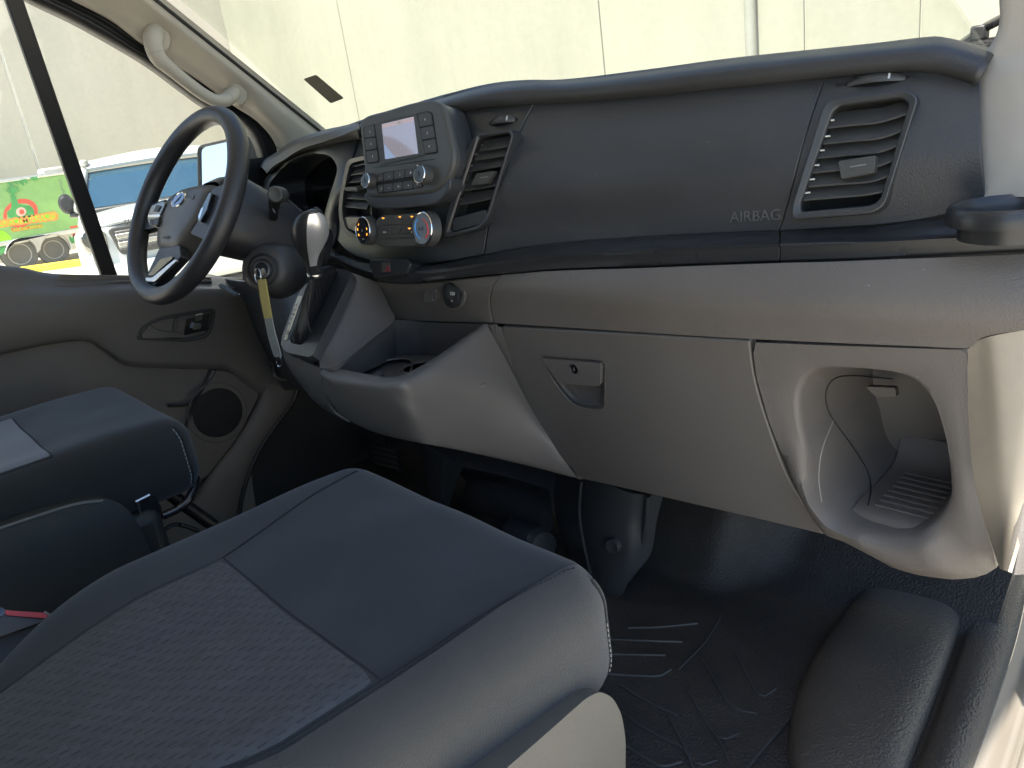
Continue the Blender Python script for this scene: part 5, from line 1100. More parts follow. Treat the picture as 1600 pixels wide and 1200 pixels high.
rim_ = mesh('rim', V, grid_faces(na, nb, True, True), 'wheel', sw_, smooth=180)
hub_o = cr([(336, 289), (312, 289), (284, 297), (262, 314), (250, 342), (246, 372), (247, 387), (253, 392), (270, 392), (282, 385), (300, 362), (316, 338), (332, 305)], 48, True)
hp = WP.poly(hub_o, -.006); hp = np.array(hp); hc = hp.mean(0)
hubL = [hc + (hp - hc)*f + Wn*o for f, o in ((1.0, -.055), (1.0, -.012), (.985, -.003), (.93, .004), (.7, .010), (.35, .013))]
V = np.vstack(hubL + [[hc + Wn*.0135]]); k = 48; F = []
for a in range(5):
    for i in range(k): F.append((a*k+i, a*k+(i+1) % k, (a+1)*k+(i+1) % k, (a+1)*k+i))
F += [(5*k+i, 5*k+(i+1) % k, 6*k) for i in range(k)]
hub = mesh('airbag_cover', V, F, 'hub', sw_, smooth=60)
HB = Plane(hc + Wn*.0125, Wn)
# oval emblem
ec = HB.at(279.5, 312.5, .0005); eu = nrm(HB.at(291, 307) - HB.at(268, 318)); ev = np.cross(Wn, eu)
em = lathe('emblem', ec, Wn, [(.026, -.003), (.026, .002), (.0248, .0028), (.0235, .002)], 'chrome', sw_, n=40, sx=1.0, sy=.55, hint=tuple(ev))
lathe('emblem_field', ec, Wn, [(.0242, .001), (.0238, .0020), (0, .0022)], 'oval', em, n=36, sx=1.0, sy=.53, hint=tuple(ev))
tube('emblem_script', [ec + Wn*.0024 + eu*a + ev*b for a, b in cr([(-.012, -.006), (-.004, -.0015), (.004, .0015), (.012, .006)], 14)], np.interp(np.linspace(0, 1, 14), [0, .5, 1], [.0008, .0022, .0008]), 'silver', em, n=6, flat=.4)
text('airbag_lettering', 'AIRBAG', HB.at(258, 371, .0), Wu, Wv, .008, 'grey_ink', hub, .0006)
tube('horn_mark', HB.poly(cr([(296, 308), (301, 311), (304, 305)], 10), .0), .0007, 'black', hub, n=5)
# spokes
def spoke(name, inner, outer, material, o1=-.02, o2=-.004, th=.014, bev=.004, label=None):
    P = WP.poly(fillet(inner + outer, 3, 4), o2); return prism(name, P, Wn, .004, th, material, sw_, bevel=bev, bseg=3)
spoke('spoke', [(262, 312), (248, 356)], [(222, 362), (230, 322)], 'wheel')
spoke('spoke', [(334, 296), (316, 340), (300, 366)], [(322, 376), (352, 330), (362, 285)], 'wheel')
spoke('spoke', [(252, 388), (284, 384)], [(286, 402), (240, 452), (228, 440)], 'wheel')
bpd = prism('button_pad', WP.poly(fillet([(233, 340), (240, 322), (259, 315), (261, 320), (250, 345), (247, 355), (236, 353)], 3, 4), .004), Wn, .004, .006, 'gloss', sw_, bevel=.001)
prism('pad_chrome', WP.poly([(234, 336.5), (252, 335.5), (252, 339), (233.5, 341)], .006), Wn, .0035, .001, 'chrome', bpd, bevel=.0006)
for q in ([(240, 330), (246, 320), (252, 322), (247, 331)], [(234, 343), (240, 342), (239, 352), (235, 351)], [(241, 342), (249, 341), (247, 352), (240, 352)]):
    prism('pad_button', WP.poly(fillet(q, 1.2, 3), .0085), Wn, .0012, .002, 'button', bpd, bevel=.0005)
bpr = prism('button_pad', WP.poly(fillet([(311, 345), (318, 326), (330, 302), (334, 303), (326, 330), (316, 348)], 2, 4), .004), Wn, .004, .006, 'gloss', sw_, bevel=.001)
prism('pad_chrome', WP.poly([(311, 339), (316, 326), (319, 324), (313, 343)], .008), Wn, .002, .001, 'chrome', bpr, bevel=.0004)
prism('lower_spoke_trim', WP.poly(fillet([(230, 441), (229, 434), (240, 434), (276, 405), (279, 408), (243, 441)], 2, 3), .004), Wn, .003, .003, 'silver', sw_, bevel=.0012)
prism('lower_spoke_trim', WP.poly(fillet([(231, 432), (252, 405), (270, 400), (272, 404), (240, 431)], 3, 3), .002), Wn, .002, .003, 'gloss', sw_, bevel=.0012)

# ---- column
scn = thing('steering_column', 'black steering column shroud with stalk and ignition barrel', 'steering column', (-1.5, .7, .7))
axis = np.array((0.0, .86, -.48)); c0 = Wc - Wn*.035; rings = []
for s, wx, wz, dzz in ((0, .060, .055, .005), (.02, .075, .072, .006), (.05, .085, .078, .008), (.10, .085, .072, .006), (.16, .08, .062, .004), (.24, .07, .05, 0)):
    c = c0 + axis*s + np.array((.012, 0, dzz)); u, v = np.array((1.0, 0, 0)), np.array((0, .48, .86)); L_ = []
    for i in range(40):
        t = 2*math.pi*i/40; ct, st = math.cos(t), math.sin(t); e = .62
        L_.append(c + u*wx*math.copysign(abs(ct)**e, ct) + v*wz*math.copysign(abs(st)**e, st))
    rings.append(np.array(L_))
sb2 = loops('shroud', rings, 'wheel', scn, smooth=60)
igc = at_y(408, 421, .592); ign = nrm((.62, -.74, .22))
pod = lathe('ignition_pod', igc - ign*.02, ign, [(.060, -.05), (.054, -.01), (.046, .006), (.036, .012), (.030, .013)], mat('grey ignition surround', (.055, .052, .048), .45, None, fine=.1), scn, n=40, sy=.92)
brl = lathe('ignition_barrel', igc - ign*.02, ign, [(.031, .010), (.0305, .0145), (.027, .0155), (.0255, .012), (.020, .012), (.0195, .016), (.0165, .017), (0, .017)], 'black', scn, n=36)
lathe('barrel_ring', igc - ign*.02, ign, [(.0165, .016), (.0165, .0195), (.0135, .0195), (.0135, .016)], 'silver', brl, n=30)
sp0, sp1 = at_y(424, 357, .66), at_y(432, 304, .615)
lathe('stalk_boot', sp0, sp1 - sp0, [(.020, -.02), (.0195, .004), (.014, .014), (0, .016)], 'black', scn, n=24)
stp = cr([sp0, at_y(427, 340, .65), at_y(429, 318, .625), sp1], 16); tube('stalk', stp, np.interp(np.linspace(0, 1, 16), [0, .5, 1], [.009, .009, .013]), 'black', scn, n=14, flat=.75)
stn = nrm((.75, -.6, .1)); lathe('stalk_knob', sp1 - stn*.006, stn, [(.0135, -.03), (.0145, -.004), (.0145, .012), (.0125, .016), (.0105, .0165), (.009, .0155), (0, .0155)], 'button', scn, n=28)
tube('stalk_mark', [sp1 + (.002, -.014, -.022), sp1 + (.004, -.012, -.030)], .0008, 'grey_ink', scn, n=5)
tube('column_lever', [at_y(*q, .60) for q in ((345, 446), (362, 456), (372, 462))], .005, 'black', scn, n=8); lathe('lever_screw', at_y(374, 462, .60), (.5, -.8, .2), [(.004, 0), (.0035, .003), (0, .0035)], 'chrome', scn, n=12)

# ---- ignition key with ring and tag
ky = thing('ignition_key', 'silver key in the ignition with split ring and long yellow tag', 'key', tuple(igc))
kc = igc - ign*.004
prism('key_head', [kc + ign*.004 + np.array(p) for p in fillet([np.array((-.012, 0, -.006)), np.array((.010, 0, .004)), np.array((.015, 0, .000)), np.array((.012, 0, -.010)), np.array((-.008, 0, -.014))], .003, 3)], (.2, -1, .3), .002, .002, 'silver', ky, bevel=.001)
box('key_blade', igc - ign*.006, (.008, .02, .002), 'steel', ky, axes=[nrm((.4, 0, .9)), ign, nrm(np.cross(ign, (.4, 0, .9)))], bevel=.0004)
rc = at_y(403, 431, .572); tube('split_ring', [rc + np.array((.0125*math.cos(t), .003*math.sin(t), .0135*math.sin(t))) for t in np.linspace(0, 2*math.pi, 30, endpoint=False)], .0012, 'chrome', ky, n=8, closed=True)
tpx = lambda q, o=0.0: at_y(q[0], q[1], .568 + o)
tag_l = [(403, 437), (408, 470), (418, 520), (427, 553), (431, 560), (433, 571)]; tag_r = [(415, 436), (420, 465), (428, 510), (438, 548), (440, 560), (441, 570)]
def tagpiece(i0, i1, m_, nm):
    a = cr(tag_l, 30)[i0:i1]; b = cr(tag_r, 30)[i0:i1]
    return prism(nm, [tpx(q) for q in list(a) + list(b[::-1])], (.3, -.95, .1), .0012, .0012, m_, ky, bevel=.0004)
tagpiece(0, 14, 'tag', 'key_tag'); tagpiece(13, 27, 'tag_clear', 'key_tag_sleeve')
tube('tag_hook', [tpx(q) for q in cr([(430, 555), (437, 556), (440, 568), (436, 573), (432, 566), (431, 558)], 20, True)], .0012, 'chrome', ky, n=6, closed=True)

# ---- gear shifter
A_, B_, C_ = at_y(546, 426, .725), at_y(490, 556, .582), at_y(444, 538, .598)
SP = Plane.three(A_, B_, C_)
gs = thing('gear_shifter', 'gear lever with silver inlaid knob, leather boot and black bezel', 'gear lever', tuple(at_y(490, 540, .64)))
so2 = fillet([(522, 420), (549, 424), (549, 436), (493, 552), (488, 560), (448, 552), (440, 540), (442, 528), (472, 446)], [4, 4, 4, 4, 4, 6, 4, 6, 30], 4)
si2 = fillet([(507, 427), (529, 428), (527, 434), (477, 538), (473, 541), (455, 537), (454, 530), (478, 470)], [3, 3, 3, 4, 3, 3, 4, 20], 4)
so2m, si2m = match(lin(so2, 80, True), lin(si2, 80, True), 80)
bz = ringprism('bezel', SP.poly(so2m), SP.poly(si2m), SP.n, .003, .014, mat('dark grey bezel', (.046, .046, .045), .36, None, fine=.1), gs, bevel=.0012)
prism('selector_window', SP.poly(fillet([(466, 462), (474, 463), (449, 532), (444, 531)], 2, 3), .003), SP.n, .0012, .0, mat('dim selector window', (.05, .06, .065), .15, None, coat=.6), bz, bevel=.0004)
for s_, q in (('P', (463, 477)), ('R', (460.5, 484)), ('N', (458, 491)), ('D', (455.5, 498)), ('M', (453, 505))): text('lettering', s_, SP.at(*q, .0045), (1, 0, 0), nrm(SP.at(470, 455) - SP.at(450, 520)), .0065, 'grey_ink', bz, .0002)
prism('boot_well', SP.poly(si2m), SP.n, -.03, .034, 'void', gs, bevel=0)
nk0, nk1 = at_y(480, 429, .625), at_y(503, 425, .625); nkc = (nk0 + nk1)/2; vdir = nrm((AX[2], AY[2], AZ[2])); nkr = 11.5/FPX*((nkc - CAM) @ vdir)
ib = np.array(SP.poly(si2m, -.004)); k = len(ib); ibc = ib.mean(0); Lb = []
for f in np.linspace(0, 1, 14):
    ang = np.arange(k)*2*math.pi/k; pl = 1 + .10*np.sin(ang*7 + f*5)*math.sin(math.pi*min(1, f*1.1))
    ring_t = np.array([nkc + (ib[i] - ibc)/np.linalg.norm(ib[i] - ibc)*nkr*.95 for i in range(k)])
    g = f**.6; Lb.append((ibc*(1-g) + nkc*g) + ((ib - ibc)*(1-f)**1.3*1.0 + (ring_t - nkc)*(1 - (1-f)**1.3))*pl[:, None])
loops('boot', Lb, 'leather', gs, smooth=80)
for o in (0, .004): tube('boot_seam', cr([at_y(484 + o*300, 440, .612), at_y(480 + o*300, 470, .600), at_y(481 + o*300, 505, .59), at_y(486 + o*300, 520, .585)], 20), .0009, 'black', gs, n=5)
prof = [((480, 429), (503, 425)), ((478, 418), (503, 416)), ((472, 400), (505, 399)), ((464, 385), (511, 385)), ((457, 366), (515, 366)), ((456, 352), (513, 349)), ((461, 340), (507, 337)), ((470, 331), (500, 331)), ((480, 328), (494, 328.5))]
nk = 40; KL = []; KY = [.625, .624, .622, .619, .616, .614, .613, .612, .612]
KK = cr([list((np.array(at_y(*a, y)) + at_y(*b, y))/2) + [(b[0]-a[0])/2/FPX*(((at_y(*a, y) + at_y(*b, y))/2 - CAM) @ vdir)] for (a, b), y in zip(prof, KY)], 26); KC, KW = KK[:, :3], KK[:, 3]
kx, kyv = np.array((.675, .738, 0)), np.array((-.738, .675, 0))
def kpt(i, t, g=0.0): return KC[i] + kx*(KW[i]*1.0 + g)*math.cos(t) + kyv*(KW[i]*.85 + g)*math.sin(t)
for i in range(26): KL.append(np.array([kpt(i, 2*math.pi*q/nk) for q in range(nk)]))
V = np.vstack(KL + [[KC[-1] + (0, 0, .002)]]); F = [(a*nk+i, a*nk+(i+1) % nk, (a+1)*nk+(i+1) % nk, (a+1)*nk+i) for a in range(25) for i in range(nk)] + [(25*nk+i, 25*nk+(i+1) % nk, 26*nk) for i in range(nk)]
kn = mesh('knob', V, F, 'strip', gs, smooth=80)
GI = []
for i in range(3, 23):
    f = (i-3)/19; lo, hi = -1.75 + .35*f, -1.0 + .95*min(1, f/.55)**1.2 - .45*max(0, (f-.8)/.2)**2
    GI.append([kpt(i, t, .0014) for t in np.linspace(lo, hi, 10)])
sheet('knob_inlay', np.array(GI), mat('brushed silver inlay', (.80, .80, .78), .32, None, metal=.75, var=.02), kn, thick=.002, smooth=80)
lathe('knob_collar', nkc, KC[3] - KC[0], [(nkr*1.02, -.004), (nkr*1.07, -.001), (nkr*1.07, .001), (nkr*1.0, .003)], 'silver', gs, n=32)

# ================================================================== seats
def weave():
    Mx = bpy.data.materials.new('woven block seat fabric'); Mx.use_nodes = True; t = Mx.node_tree; b = t.nodes['Principled BSDF']; b.inputs['Roughness'].default_value = .85; b.inputs['Sheen Weight'].default_value = .3; b.inputs['Specular IOR Level'].default_value = .25
    tc = node(t, 'ShaderNodeTexCoord'); mp = node(t, 'ShaderNodeMapping'); t.links.new(tc.outputs['Object'], mp.inputs['Vector']); mp.inputs['Rotation'].default_value = (0, 0, math.radians(90))
    nd = node(t, 'ShaderNodeTexNoise', Scale=12.0, Detail=2.0); t.links.new(mp.outputs[0], nd.inputs['Vector'])
    ad = node(t, 'ShaderNodeVectorMath', operation='MULTIPLY_ADD'); t.links.new(nd.outputs['Color'], ad.inputs[0]); ad.inputs[1].default_value = (.0025, .0025, 0); t.links.new(mp.outputs[0], ad.inputs[2])
    def brick(mort, sq, w=.018, h=.0095):
        k = node(t, 'ShaderNodeTexBrick'); k.inputs['Scale'].default_value = 1.0; k.inputs['Mortar Size'].default_value = mort; k.inputs['Mortar Smooth'].default_value = .3; k.inputs['Brick Width'].default_value = w; k.inputs['Row Height'].default_value = h; k.offset = .5
        k.inputs['Color1'].default_value = (0, 0, 0, 1); k.inputs['Color2'].default_value = (1, 1, 1, 1); k.inputs['Mortar'].default_value = (.5, .5, .5, 1); t.links.new(ad.outputs[0], k.inputs['Vector']); return k
    k1 = brick(.0006, 1)
    # dashes: mortar of the long joints only, broken up by a square wave along the run
    sx = node(t, 'ShaderNodeSeparateXYZ'); t.links.new(ad.outputs[0], sx.inputs[0])
    row = node(t, 'ShaderNodeMath', operation='DIVIDE'); row.inputs[1].default_value = .0095; t.links.new(sx.outputs['Y'], row.inputs[0])
    fr = node(t, 'ShaderNodeMath', operation='FRACT'); t.links.new(row.outputs[0], fr.inputs[0])
    near = node(t, 'ShaderNodeMath', operation='LESS_THAN'); near.inputs[1].default_value = .26; t.links.new(fr.outputs[0], near.inputs[0])
    rf = node(t, 'ShaderNodeMath', operation='FLOOR'); t.links.new(row.outputs[0], rf.inputs[0])
    sh_ = node(t, 'ShaderNodeMath', operation='MULTIPLY'); sh_.inputs[1].default_value = .37; t.links.new(rf.outputs[0], sh_.inputs[0])
    cx = node(t, 'ShaderNodeMath', operation='DIVIDE'); cx.inputs[1].default_value = .018; t.links.new(sx.outputs['X'], cx.inputs[0])
    sm = node(t, 'ShaderNodeMath', operation='ADD'); t.links.new(cx.outputs[0], sm.inputs[0]); t.links.new(sh_.outputs[0], sm.inputs[1])
    f2 = node(t, 'ShaderNodeMath', operation='FRACT'); t.links.new(sm.outputs[0], f2.inputs[0])
    on_ = node(t, 'ShaderNodeMath', operation='LESS_THAN'); on_.inputs[1].default_value = .5; t.links.new(f2.outputs[0], on_.inputs[0])
    dash = node(t, 'ShaderNodeMath', operation='MULTIPLY'); t.links.new(near.outputs[0], dash.inputs[0]); t.links.new(on_.outputs[0], dash.inputs[1])
    fine = node(t, 'ShaderNodeTexWave', Scale=420.0, Distortion=1.0); t.links.new(tc.outputs['Object'], fine.inputs['Vector'])
    big = node(t, 'ShaderNodeTexNoise', Scale=7.0, Detail=4.0); t.links.new(tc.outputs['Object'], big.inputs['Vector'])
    c1 = node(t, 'ShaderNodeMix', data_type='RGBA'); c1.inputs['A'].default_value = (.030, .035, .040, 1); c1.inputs['B'].default_value = (.066, .073, .080, 1)
    mxf = node(t, 'ShaderNodeMath', operation='MULTIPLY_ADD'); t.links.new(k1.outputs['Color'], mxf.inputs[0]); mxf.inputs[1].default_value = .6
    bm_s = node(t, 'ShaderNodeMath', operation='MULTIPLY'); bm_s.inputs[1].default_value = .5; t.links.new(big.outputs[0], bm_s.inputs[0]); t.links.new(bm_s.outputs[0], mxf.inputs[2]); t.links.new(mxf.outputs[0], c1.inputs['Factor'])
    c2 = node(t, 'ShaderNodeMix', data_type='RGBA'); c2.inputs['B'].default_value = (.006, .008, .011, 1); t.links.new(dash.outputs[0], c2.inputs['Factor']); t.links.new(c1.outputs['Result'], c2.inputs['A']); t.links.new(c2.outputs['Result'], b.inputs['Base Color'])
    h = node(t, 'ShaderNodeMath', operation='MULTIPLY_ADD'); t.links.new(dash.outputs[0], h.inputs[0]); h.inputs[1].default_value = -1.0; t.links.new(k1.outputs['Color'], h.inputs[2])
    h2 = node(t, 'ShaderNodeMath', operation='MULTIPLY_ADD'); t.links.new(fine.outputs[0], h2.inputs[0]); h2.inputs[1].default_value = .35; t.links.new(h.outputs[0], h2.inputs[2])
    bp = node(t, 'ShaderNodeBump', Strength=.9, Distance=.002); t.links.new(h2.outputs[0], bp.inputs['Height']); t.links.new(bp.outputs[0], b.inputs['Normal'])
    return Mx
M['weave'] = weave()

class Cushion:
    """rounded foam cushion; top(x, y) gives the height of its upper surface"""
    def __init__(s, cx, hw, y0, y1, zt, zb, r=.055, narrow=None):
        s.cx, s.hw, s.y0, s.y1, s.zt, s.zb, s.r, s.narrow = cx, hw, y0, y1, zt, zb, r, narrow
    def half(s, y):
        h = s.hw
        if s.narrow: h -= s.narrow*max(0, (.16 - (y - s.y0 - .1))/.16)**1.5 if y < s.y0 + .26 else 0
        return h
    def shape(s, p):
        x, y, z = p; hw = s.half(y); cz = (s.zt + s.zb)/2; hz = (s.zt - s.zb)/2; cy = (s.y0 + s.y1)/2; hy = (s.y1 - s.y0)/2
        l = np.array(((x - s.cx)*hw/s.hw, y - cy, z - cz)); h = np.array((hw, hy, hz)); rr = min(s.r, hz*.98)
        q = np.clip(l, -(h - rr), h - rr); d = l - q; n = np.linalg.norm(d)
        if n > 1e-9: l = q + d/n*rr
        w = max(0, (l[2] + hz*.2)/(hz*1.2))
        return np.array((s.cx + l[0], cy + l[1], cz + l[2] + w*s.crown(s.cx + l[0], cy + l[1])))
    def crown(s, x, y):
        u = (x - s.cx)/s.hw; v = (y - s.y0)/(s.y1 - s.y0)
        c = .010*(1 - .85*v)*math.exp(-((abs(u) - .78)/.2)**2) - .012*math.exp(-(u/.55)**2)*max(0, 1 - abs(v - .35)/.5) + .006*math.exp(-((v - .80)/.12)**2)*(1 - .5*u*u)
        return c + .0025*math.sin(x*31 + y*12)*math.sin(y*23 + 1.3)*max(0, 1 - abs(u))
    def top(s, x, y, off=0.0):
        p = s.shape((x, y, s.zt)); return p + (0, 0, off)
    def build(s, name, material, parent):
        nx, ny, nz = 48, 44, 12; V, F = [], []
        def face(f, a, b):
            st = len(V)
            for i in range(a+1):
                for j in range(b+1): V.append(s.shape(f(i/a, j/b)))
            for i in range(a):
                for j in range(b): F.append((st + i*(b+1)+j, st + (i+1)*(b+1)+j, st + (i+1)*(b+1)+j+1, st + i*(b+1)+j+1))
        X = lambda u: s.cx - s.hw + 2*s.hw*u; Yv = lambda v: s.y0 + (s.y1 - s.y0)*v; Zv = lambda w: s.zb + (s.zt - s.zb)*w
        face(lambda u, v: (X(u), Yv(v), s.zt), nx, ny); face(lambda u, v: (X(u), Yv(v), s.zb), nx, ny)
        face(lambda u, w: (X(u), s.y1, Zv(w)), nx, nz); face(lambda u, w: (X(u), s.y0, Zv(w)), nx, nz)
        face(lambda v, w: (s.cx + s.hw, Yv(v), Zv(w)), ny, nz); face(lambda v, w: (s.cx - s.hw, Yv(v), Zv(w)), ny, nz)
        return mesh(name, V, F, material, parent, smooth=180)
def seam_line(cu, pts, off=.0, n=40, px=True): return np.array([cu.top(x, y, off) for x, y in cr(pts, n)])
def stitches(name, path, parent, material='thread', step=.0065, length=.004, r=.0006, lift=.0008):
    P = np.array(path); cum = np.concatenate([[0], np.cumsum(np.linalg.norm(np.diff(P, axis=0), axis=1))]); V, F = [], []
    for s in np.arange(.002, cum[-1] - length, step):
        a = np.array([np.interp(s, cum, P[:, k]) for k in range(3)]); b = np.array([np.interp(s + length, cum, P[:, k]) for k in range(3)])
        u, v, w = frame_of(b - a); st = len(V)
        for q in (a, b):
            for t in range(4): V.append(q + np.array((0, 0, lift)) + u*r*math.cos(t*math.pi/2) + v*r*math.sin(t*math.pi/2))
        for t in range(4): F.append((st+t, st+(t+1) % 4, st+4+(t+1) % 4, st+4+t))
        F += [(st, st+1, st+2, st+3), (st+4, st+5, st+6, st+7)]
    o = mesh(name, V, F, material, parent, smooth=None); o['kind'] = 'stuff'; return o

# ---- passenger seat
ps = thing('passenger_seat', 'charcoal fabric passenger seat cushion with woven centre in the foreground', 'seat', (-.79, .3, 0))
cu = Cushion(-.792, .278, -.10, .545, .455, .275, .058, narrow=.10)
body = cu.build('cushion', 'seat', ps)
xi0, xi1, yi = -.938, -.560, .257
G = [[cu.top(x, y, .0022 - .003*(max(abs((x - (xi0+xi1)/2)/((xi1-xi0)/2)), 0)**14) - .003*max(0, (y - yi + .012)/.012)**2) for y in np.linspace(-.09, yi, 44)] for x in np.linspace(xi0, xi1, 44)]
sheet('woven_insert', G, 'weave', ps, thick=.004, smooth=80)
tube('seam', seam_line(cu, [(xi0, yi), (-.87, yi), (-.75, yi+.001), (-.62, yi), (xi1, yi)], -.0012), .0019, 'seam', ps, n=6)
tube('seam', seam_line(cu, [(xi0, -.08), (xi0, .1), (xi0, yi)], -.0012), .0017, 'seam', ps, n=6)
tube('seam', seam_line(cu, [(xi1, -.08), (xi1, .1), (xi1, yi)], -.0012), .0017, 'seam', ps, n=6)
sR = seam_line(cu, [(xi1, yi), (-.558, .36), (-.552, .46), (-.548, .515)], -.0002, 50); sL = seam_line(cu, [(xi0, yi), (-.965, .36), (-.99, .46), (-1.0, .50)], -.0002, 50)
for q in (sR, sL):
    tube('seam', q, .0011, 'seam', ps, n=6); stitches('stitching', q + (.0025, 0, .0002), ps, 'seam', .007, .0045, .0007)
# woven side bolster skin on the outer flank
flank = []
for w in np.linspace(.03, 1.0, 16):
    row = []
    for v in np.linspace(.05, .985, 40):
        p = cu.shape((cu.cx + cu.hw, cu.y0 + (cu.y1 - cu.y0)*v, cu.zb + (cu.zt - cu.zb)*w)); row.append(p)
    flank.append(row)
for f in np.linspace(.97, .855, 7)[1:]:
    flank.append([cu.shape((cu.cx + cu.hw*f, cu.y0 + (cu.y1 - cu.y0)*v, cu.zt)) for v in np.linspace(.05, .985, 40)])
Fk = np.array(flank); Fk = Fk + np.array((.0012, 0, .0006)); sheet('side_bolster', Fk, 'seat_side', ps, thick=.002, smooth=80)
# piping down the front right corner
pip = np.array([cu.shape((cu.cx + cu.hw, cu.y1, z)) for z in np.linspace(cu.zb + .01, cu.zt, 26)]); pip2 = [p + nrm(p - (cu.cx, .3, .36))*.0015 for p in pip]
tube('piping', pip2, .0022, 'seat_side', ps, n=8); tube('seam', np.array(pip2) + (.004, -.004, 0), .0011, 'seam', ps, n=6)
stitches('stitching', np.array([p + (.0068, -.006, 0) for p in pip2[2:15]]), ps, mat('pale sewing thread', (.30, .29, .26), .8, None), .007, .004, .0007, 0)
# plastic side cover
SPn = Plane((-.478, .3, .25), (1, .10, .12))
cov = fillet([(700, 1262), (770, 1203), (840, 1143), (905, 1086), (926, 1076), (946, 1085), (960, 1110), (967, 1150), (966, 1215), (960, 1290)], [5, 20, 30, 10, 8, 10, 12, 20, 20, 5], 5)
prism('side_cover', SPn.poly(cov), SPn.n, .010, .03, 'seat_plastic', ps, bevel=.010, bseg=4, smooth=60)
box('seat_pedestal', (-.785, .22, .14), (.46, .5, .27), 'seat_plastic_dark', ps, bevel=.02)
# backrest out of frame at the rear
bkc = Cushion(-.785, .27, -.26, -.12, 1.05, .36, .06); bkc.crown = lambda x, y: 0; bkc.build('backrest', 'seat', ps)

# ---- driver seat
dsx = -1.555
ds = thing('driver_seat', 'charcoal fabric driver seat with grey centre panel behind the passenger cushion', 'seat', (dsx, .1, 0))
cd_ = Cushion(dsx - .008, .218, -.28, .385, .522, .38, .045)
cd_.build('cushion', 'seat', ds)
M['insert_grey'] = mat('grey ribbed seat panel', (.075, .080, .085), .85, (900, .5), var=.06, sheen=.4)
G = [[cd_.top(x, y, .002) for y in np.linspace(-.26, .168, 24)] for x in np.linspace(-1.70, -1.378, 24)]
sheet('centre_panel', G, 'insert_grey', ds, thick=.004, smooth=80)
tube('seam', seam_line(cd_, [(-1.70, .17), (-1.54, .171), (-1.376, .17)], -.0005), .0016, 'seam', ds, n=6)
tube('seam', seam_line(cd_, [(-1.376, -.2), (-1.375, .0), (-1.376, .17)], -.0005), .0016, 'seam', ds, n=6)
cs = np.array([cd_.shape((cd_.cx + cd_.hw, .365, z)) + (.0012, .0, 0) for z in np.linspace(cd_.zb + .01, cd_.zt, 26)])
tube('seam', cs, .0012, 'seam', ds, n=6); stitches('stitching', cs + (.0006, -.004, 0), ds, mat('light sewing thread', (.34, .36, .36), .8, None), .008, .0055, .0008, 0)
DP = Plane((-1.30, .1, .3), (1, .06, .10))
cov = fillet([(-120, 862), (0, 822), (60, 800), (120, 781), (165, 776), (195, 790), (216, 822), (236, 862), (250, 935), (262, 1060), (-120, 1060)], [4, 20, 20, 24, 18, 16, 20, 20, 20, 5, 5], 5)
prism('side_cover', DP.poly(cov), DP.n, .012, .03, 'seat_plastic_dark', ds, bevel=.011, bseg=4, smooth=60)
tube('cover_ridge', [DP.at(*q, .0125) for q in cr([(-60, 846), (0, 826), (60, 806), (120, 788), (160, 783)], 20)], .003, mat('worn grey edge', (.10, .10, .095), .45, None), ds, n=8)
bkd = Cushion(dsx, .25, -.45, -.30, 1.1, .40, .06); bkd.crown = lambda x, y: 0; bkd.build('backrest', 'seat', ds)
box('seat_pedestal', (dsx, -.02, .20), (.45, .62, .38), 'seat_plastic_dark', ds, bevel=.02)
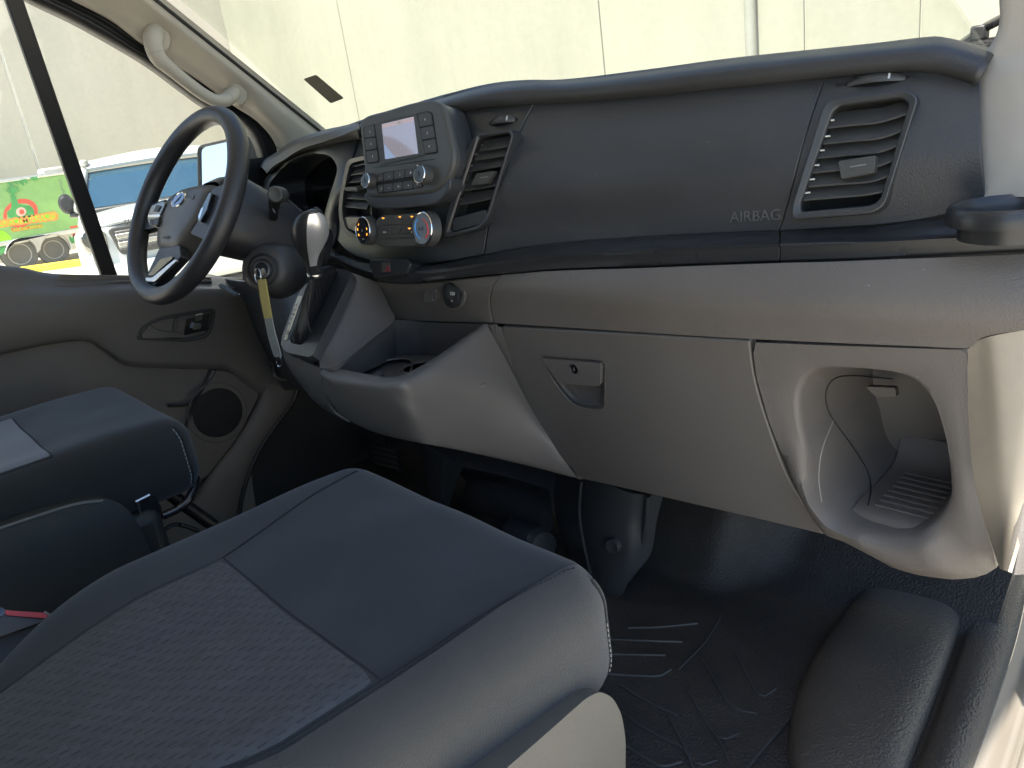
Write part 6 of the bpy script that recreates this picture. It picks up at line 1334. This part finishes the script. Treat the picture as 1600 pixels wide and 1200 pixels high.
# hinge bracket and levers in front of the cover
br = [at_x(*q, -1.36) for q in fillet([(212, 782), (236, 771), (248, 790), (252, 830), (246, 846), (236, 838), (222, 805)], 3, 4)]
prism('hinge_bracket', br, (1, .1, .1), .012, .012, 'steel', ds, bevel=.002)
for q in ([(212, 784), (234, 773)], [(216, 786), (220, 806), (230, 826), (233, 832)], [(237, 836), (239, 830)]):
    tube('bracket_edge', [at_x(*p, -1.343) for p in cr(q, 10)], .0022, 'silver', ds, n=6)
tube('height_bar', [at_x(*q, x) for q, x in (((254, 806), -1.36), ((275, 797), -1.36), ((293, 783), -1.36), ((302, 765), -1.37), ((306, 748), -1.39), ((300, 743), -1.42))], .0075, 'steel', ds, n=12)
prism('recline_tab', [at_x(*q, -1.40) for q in ((254, 768), (271, 760), (276, 776))], (1, -.2, .5), .006, .006, mat('blue grey clip', (.10, .17, .24), .3, None), ds, bevel=.001)
tube('slide_rail', [at_x(250, 760, -1.42), at_x(290, 790, -1.42), at_x(335, 822, -1.42)], .012, 'black', ds, n=8)
tube('cable', [at_x(*q, -1.38) for q in cr([(252, 832), (270, 820), (290, 822), (310, 830)], 14)], .004, 'black', ds, n=8)
lathe('cable_clip', at_x(284, 820, -1.37), (1, 0, 0), [(.004, 0), (.003, .004), (0, .004)], 'chrome', ds, n=10)

# ---- belt buckle between the seats
bk_ = thing('seat_belt_buckle', 'seat belt buckle with red release button beside the passenger cushion', 'buckle', tuple(at_x(20, 1000, -1.12)))
BP = Plane(at_x(20, 985, -1.12), (.85, .1, .5))
prism('buckle_body', BP.poly(fillet([(-40, 950), (2, 952), (70, 962), (76, 966), (66, 973), (0, 997), (-40, 1004)], 3, 3)), BP.n, .004, .018, mat('grey buckle shell', (.075, .068, .058), .4, None), bk_, bevel=.002)
prism('release_button', BP.poly(fillet([(3, 953.5), (68, 958), (75, 963.5), (70, 967), (10, 962)], 1.5, 3), .0045), BP.n, .003, .002, 'red', bk_, bevel=.001)
tube('chrome_tip', [BP.at(69, 956, .003), BP.at(79, 962, .003)], .0016, 'silver', bk_, n=6)
lathe('buckle_end', BP.at(-1, 957, .004), BP.n, [(.006, -.004), (.006, .004), (0, .005)], 'gloss', bk_, n=14)
prism('webbing_stay', [at_x(*q, -1.15) for q in ((-40, 1000), (72, 968), (78, 980), (20, 1022), (-40, 1060))], (.8, 0, .6), .002, .002, mat('blue grey webbing', (.10, .13, .17), .8, None), bk_, bevel=0)

for o_ in bpy.data.objects:
    if '_o' in o_.keys(): del o_['_o']
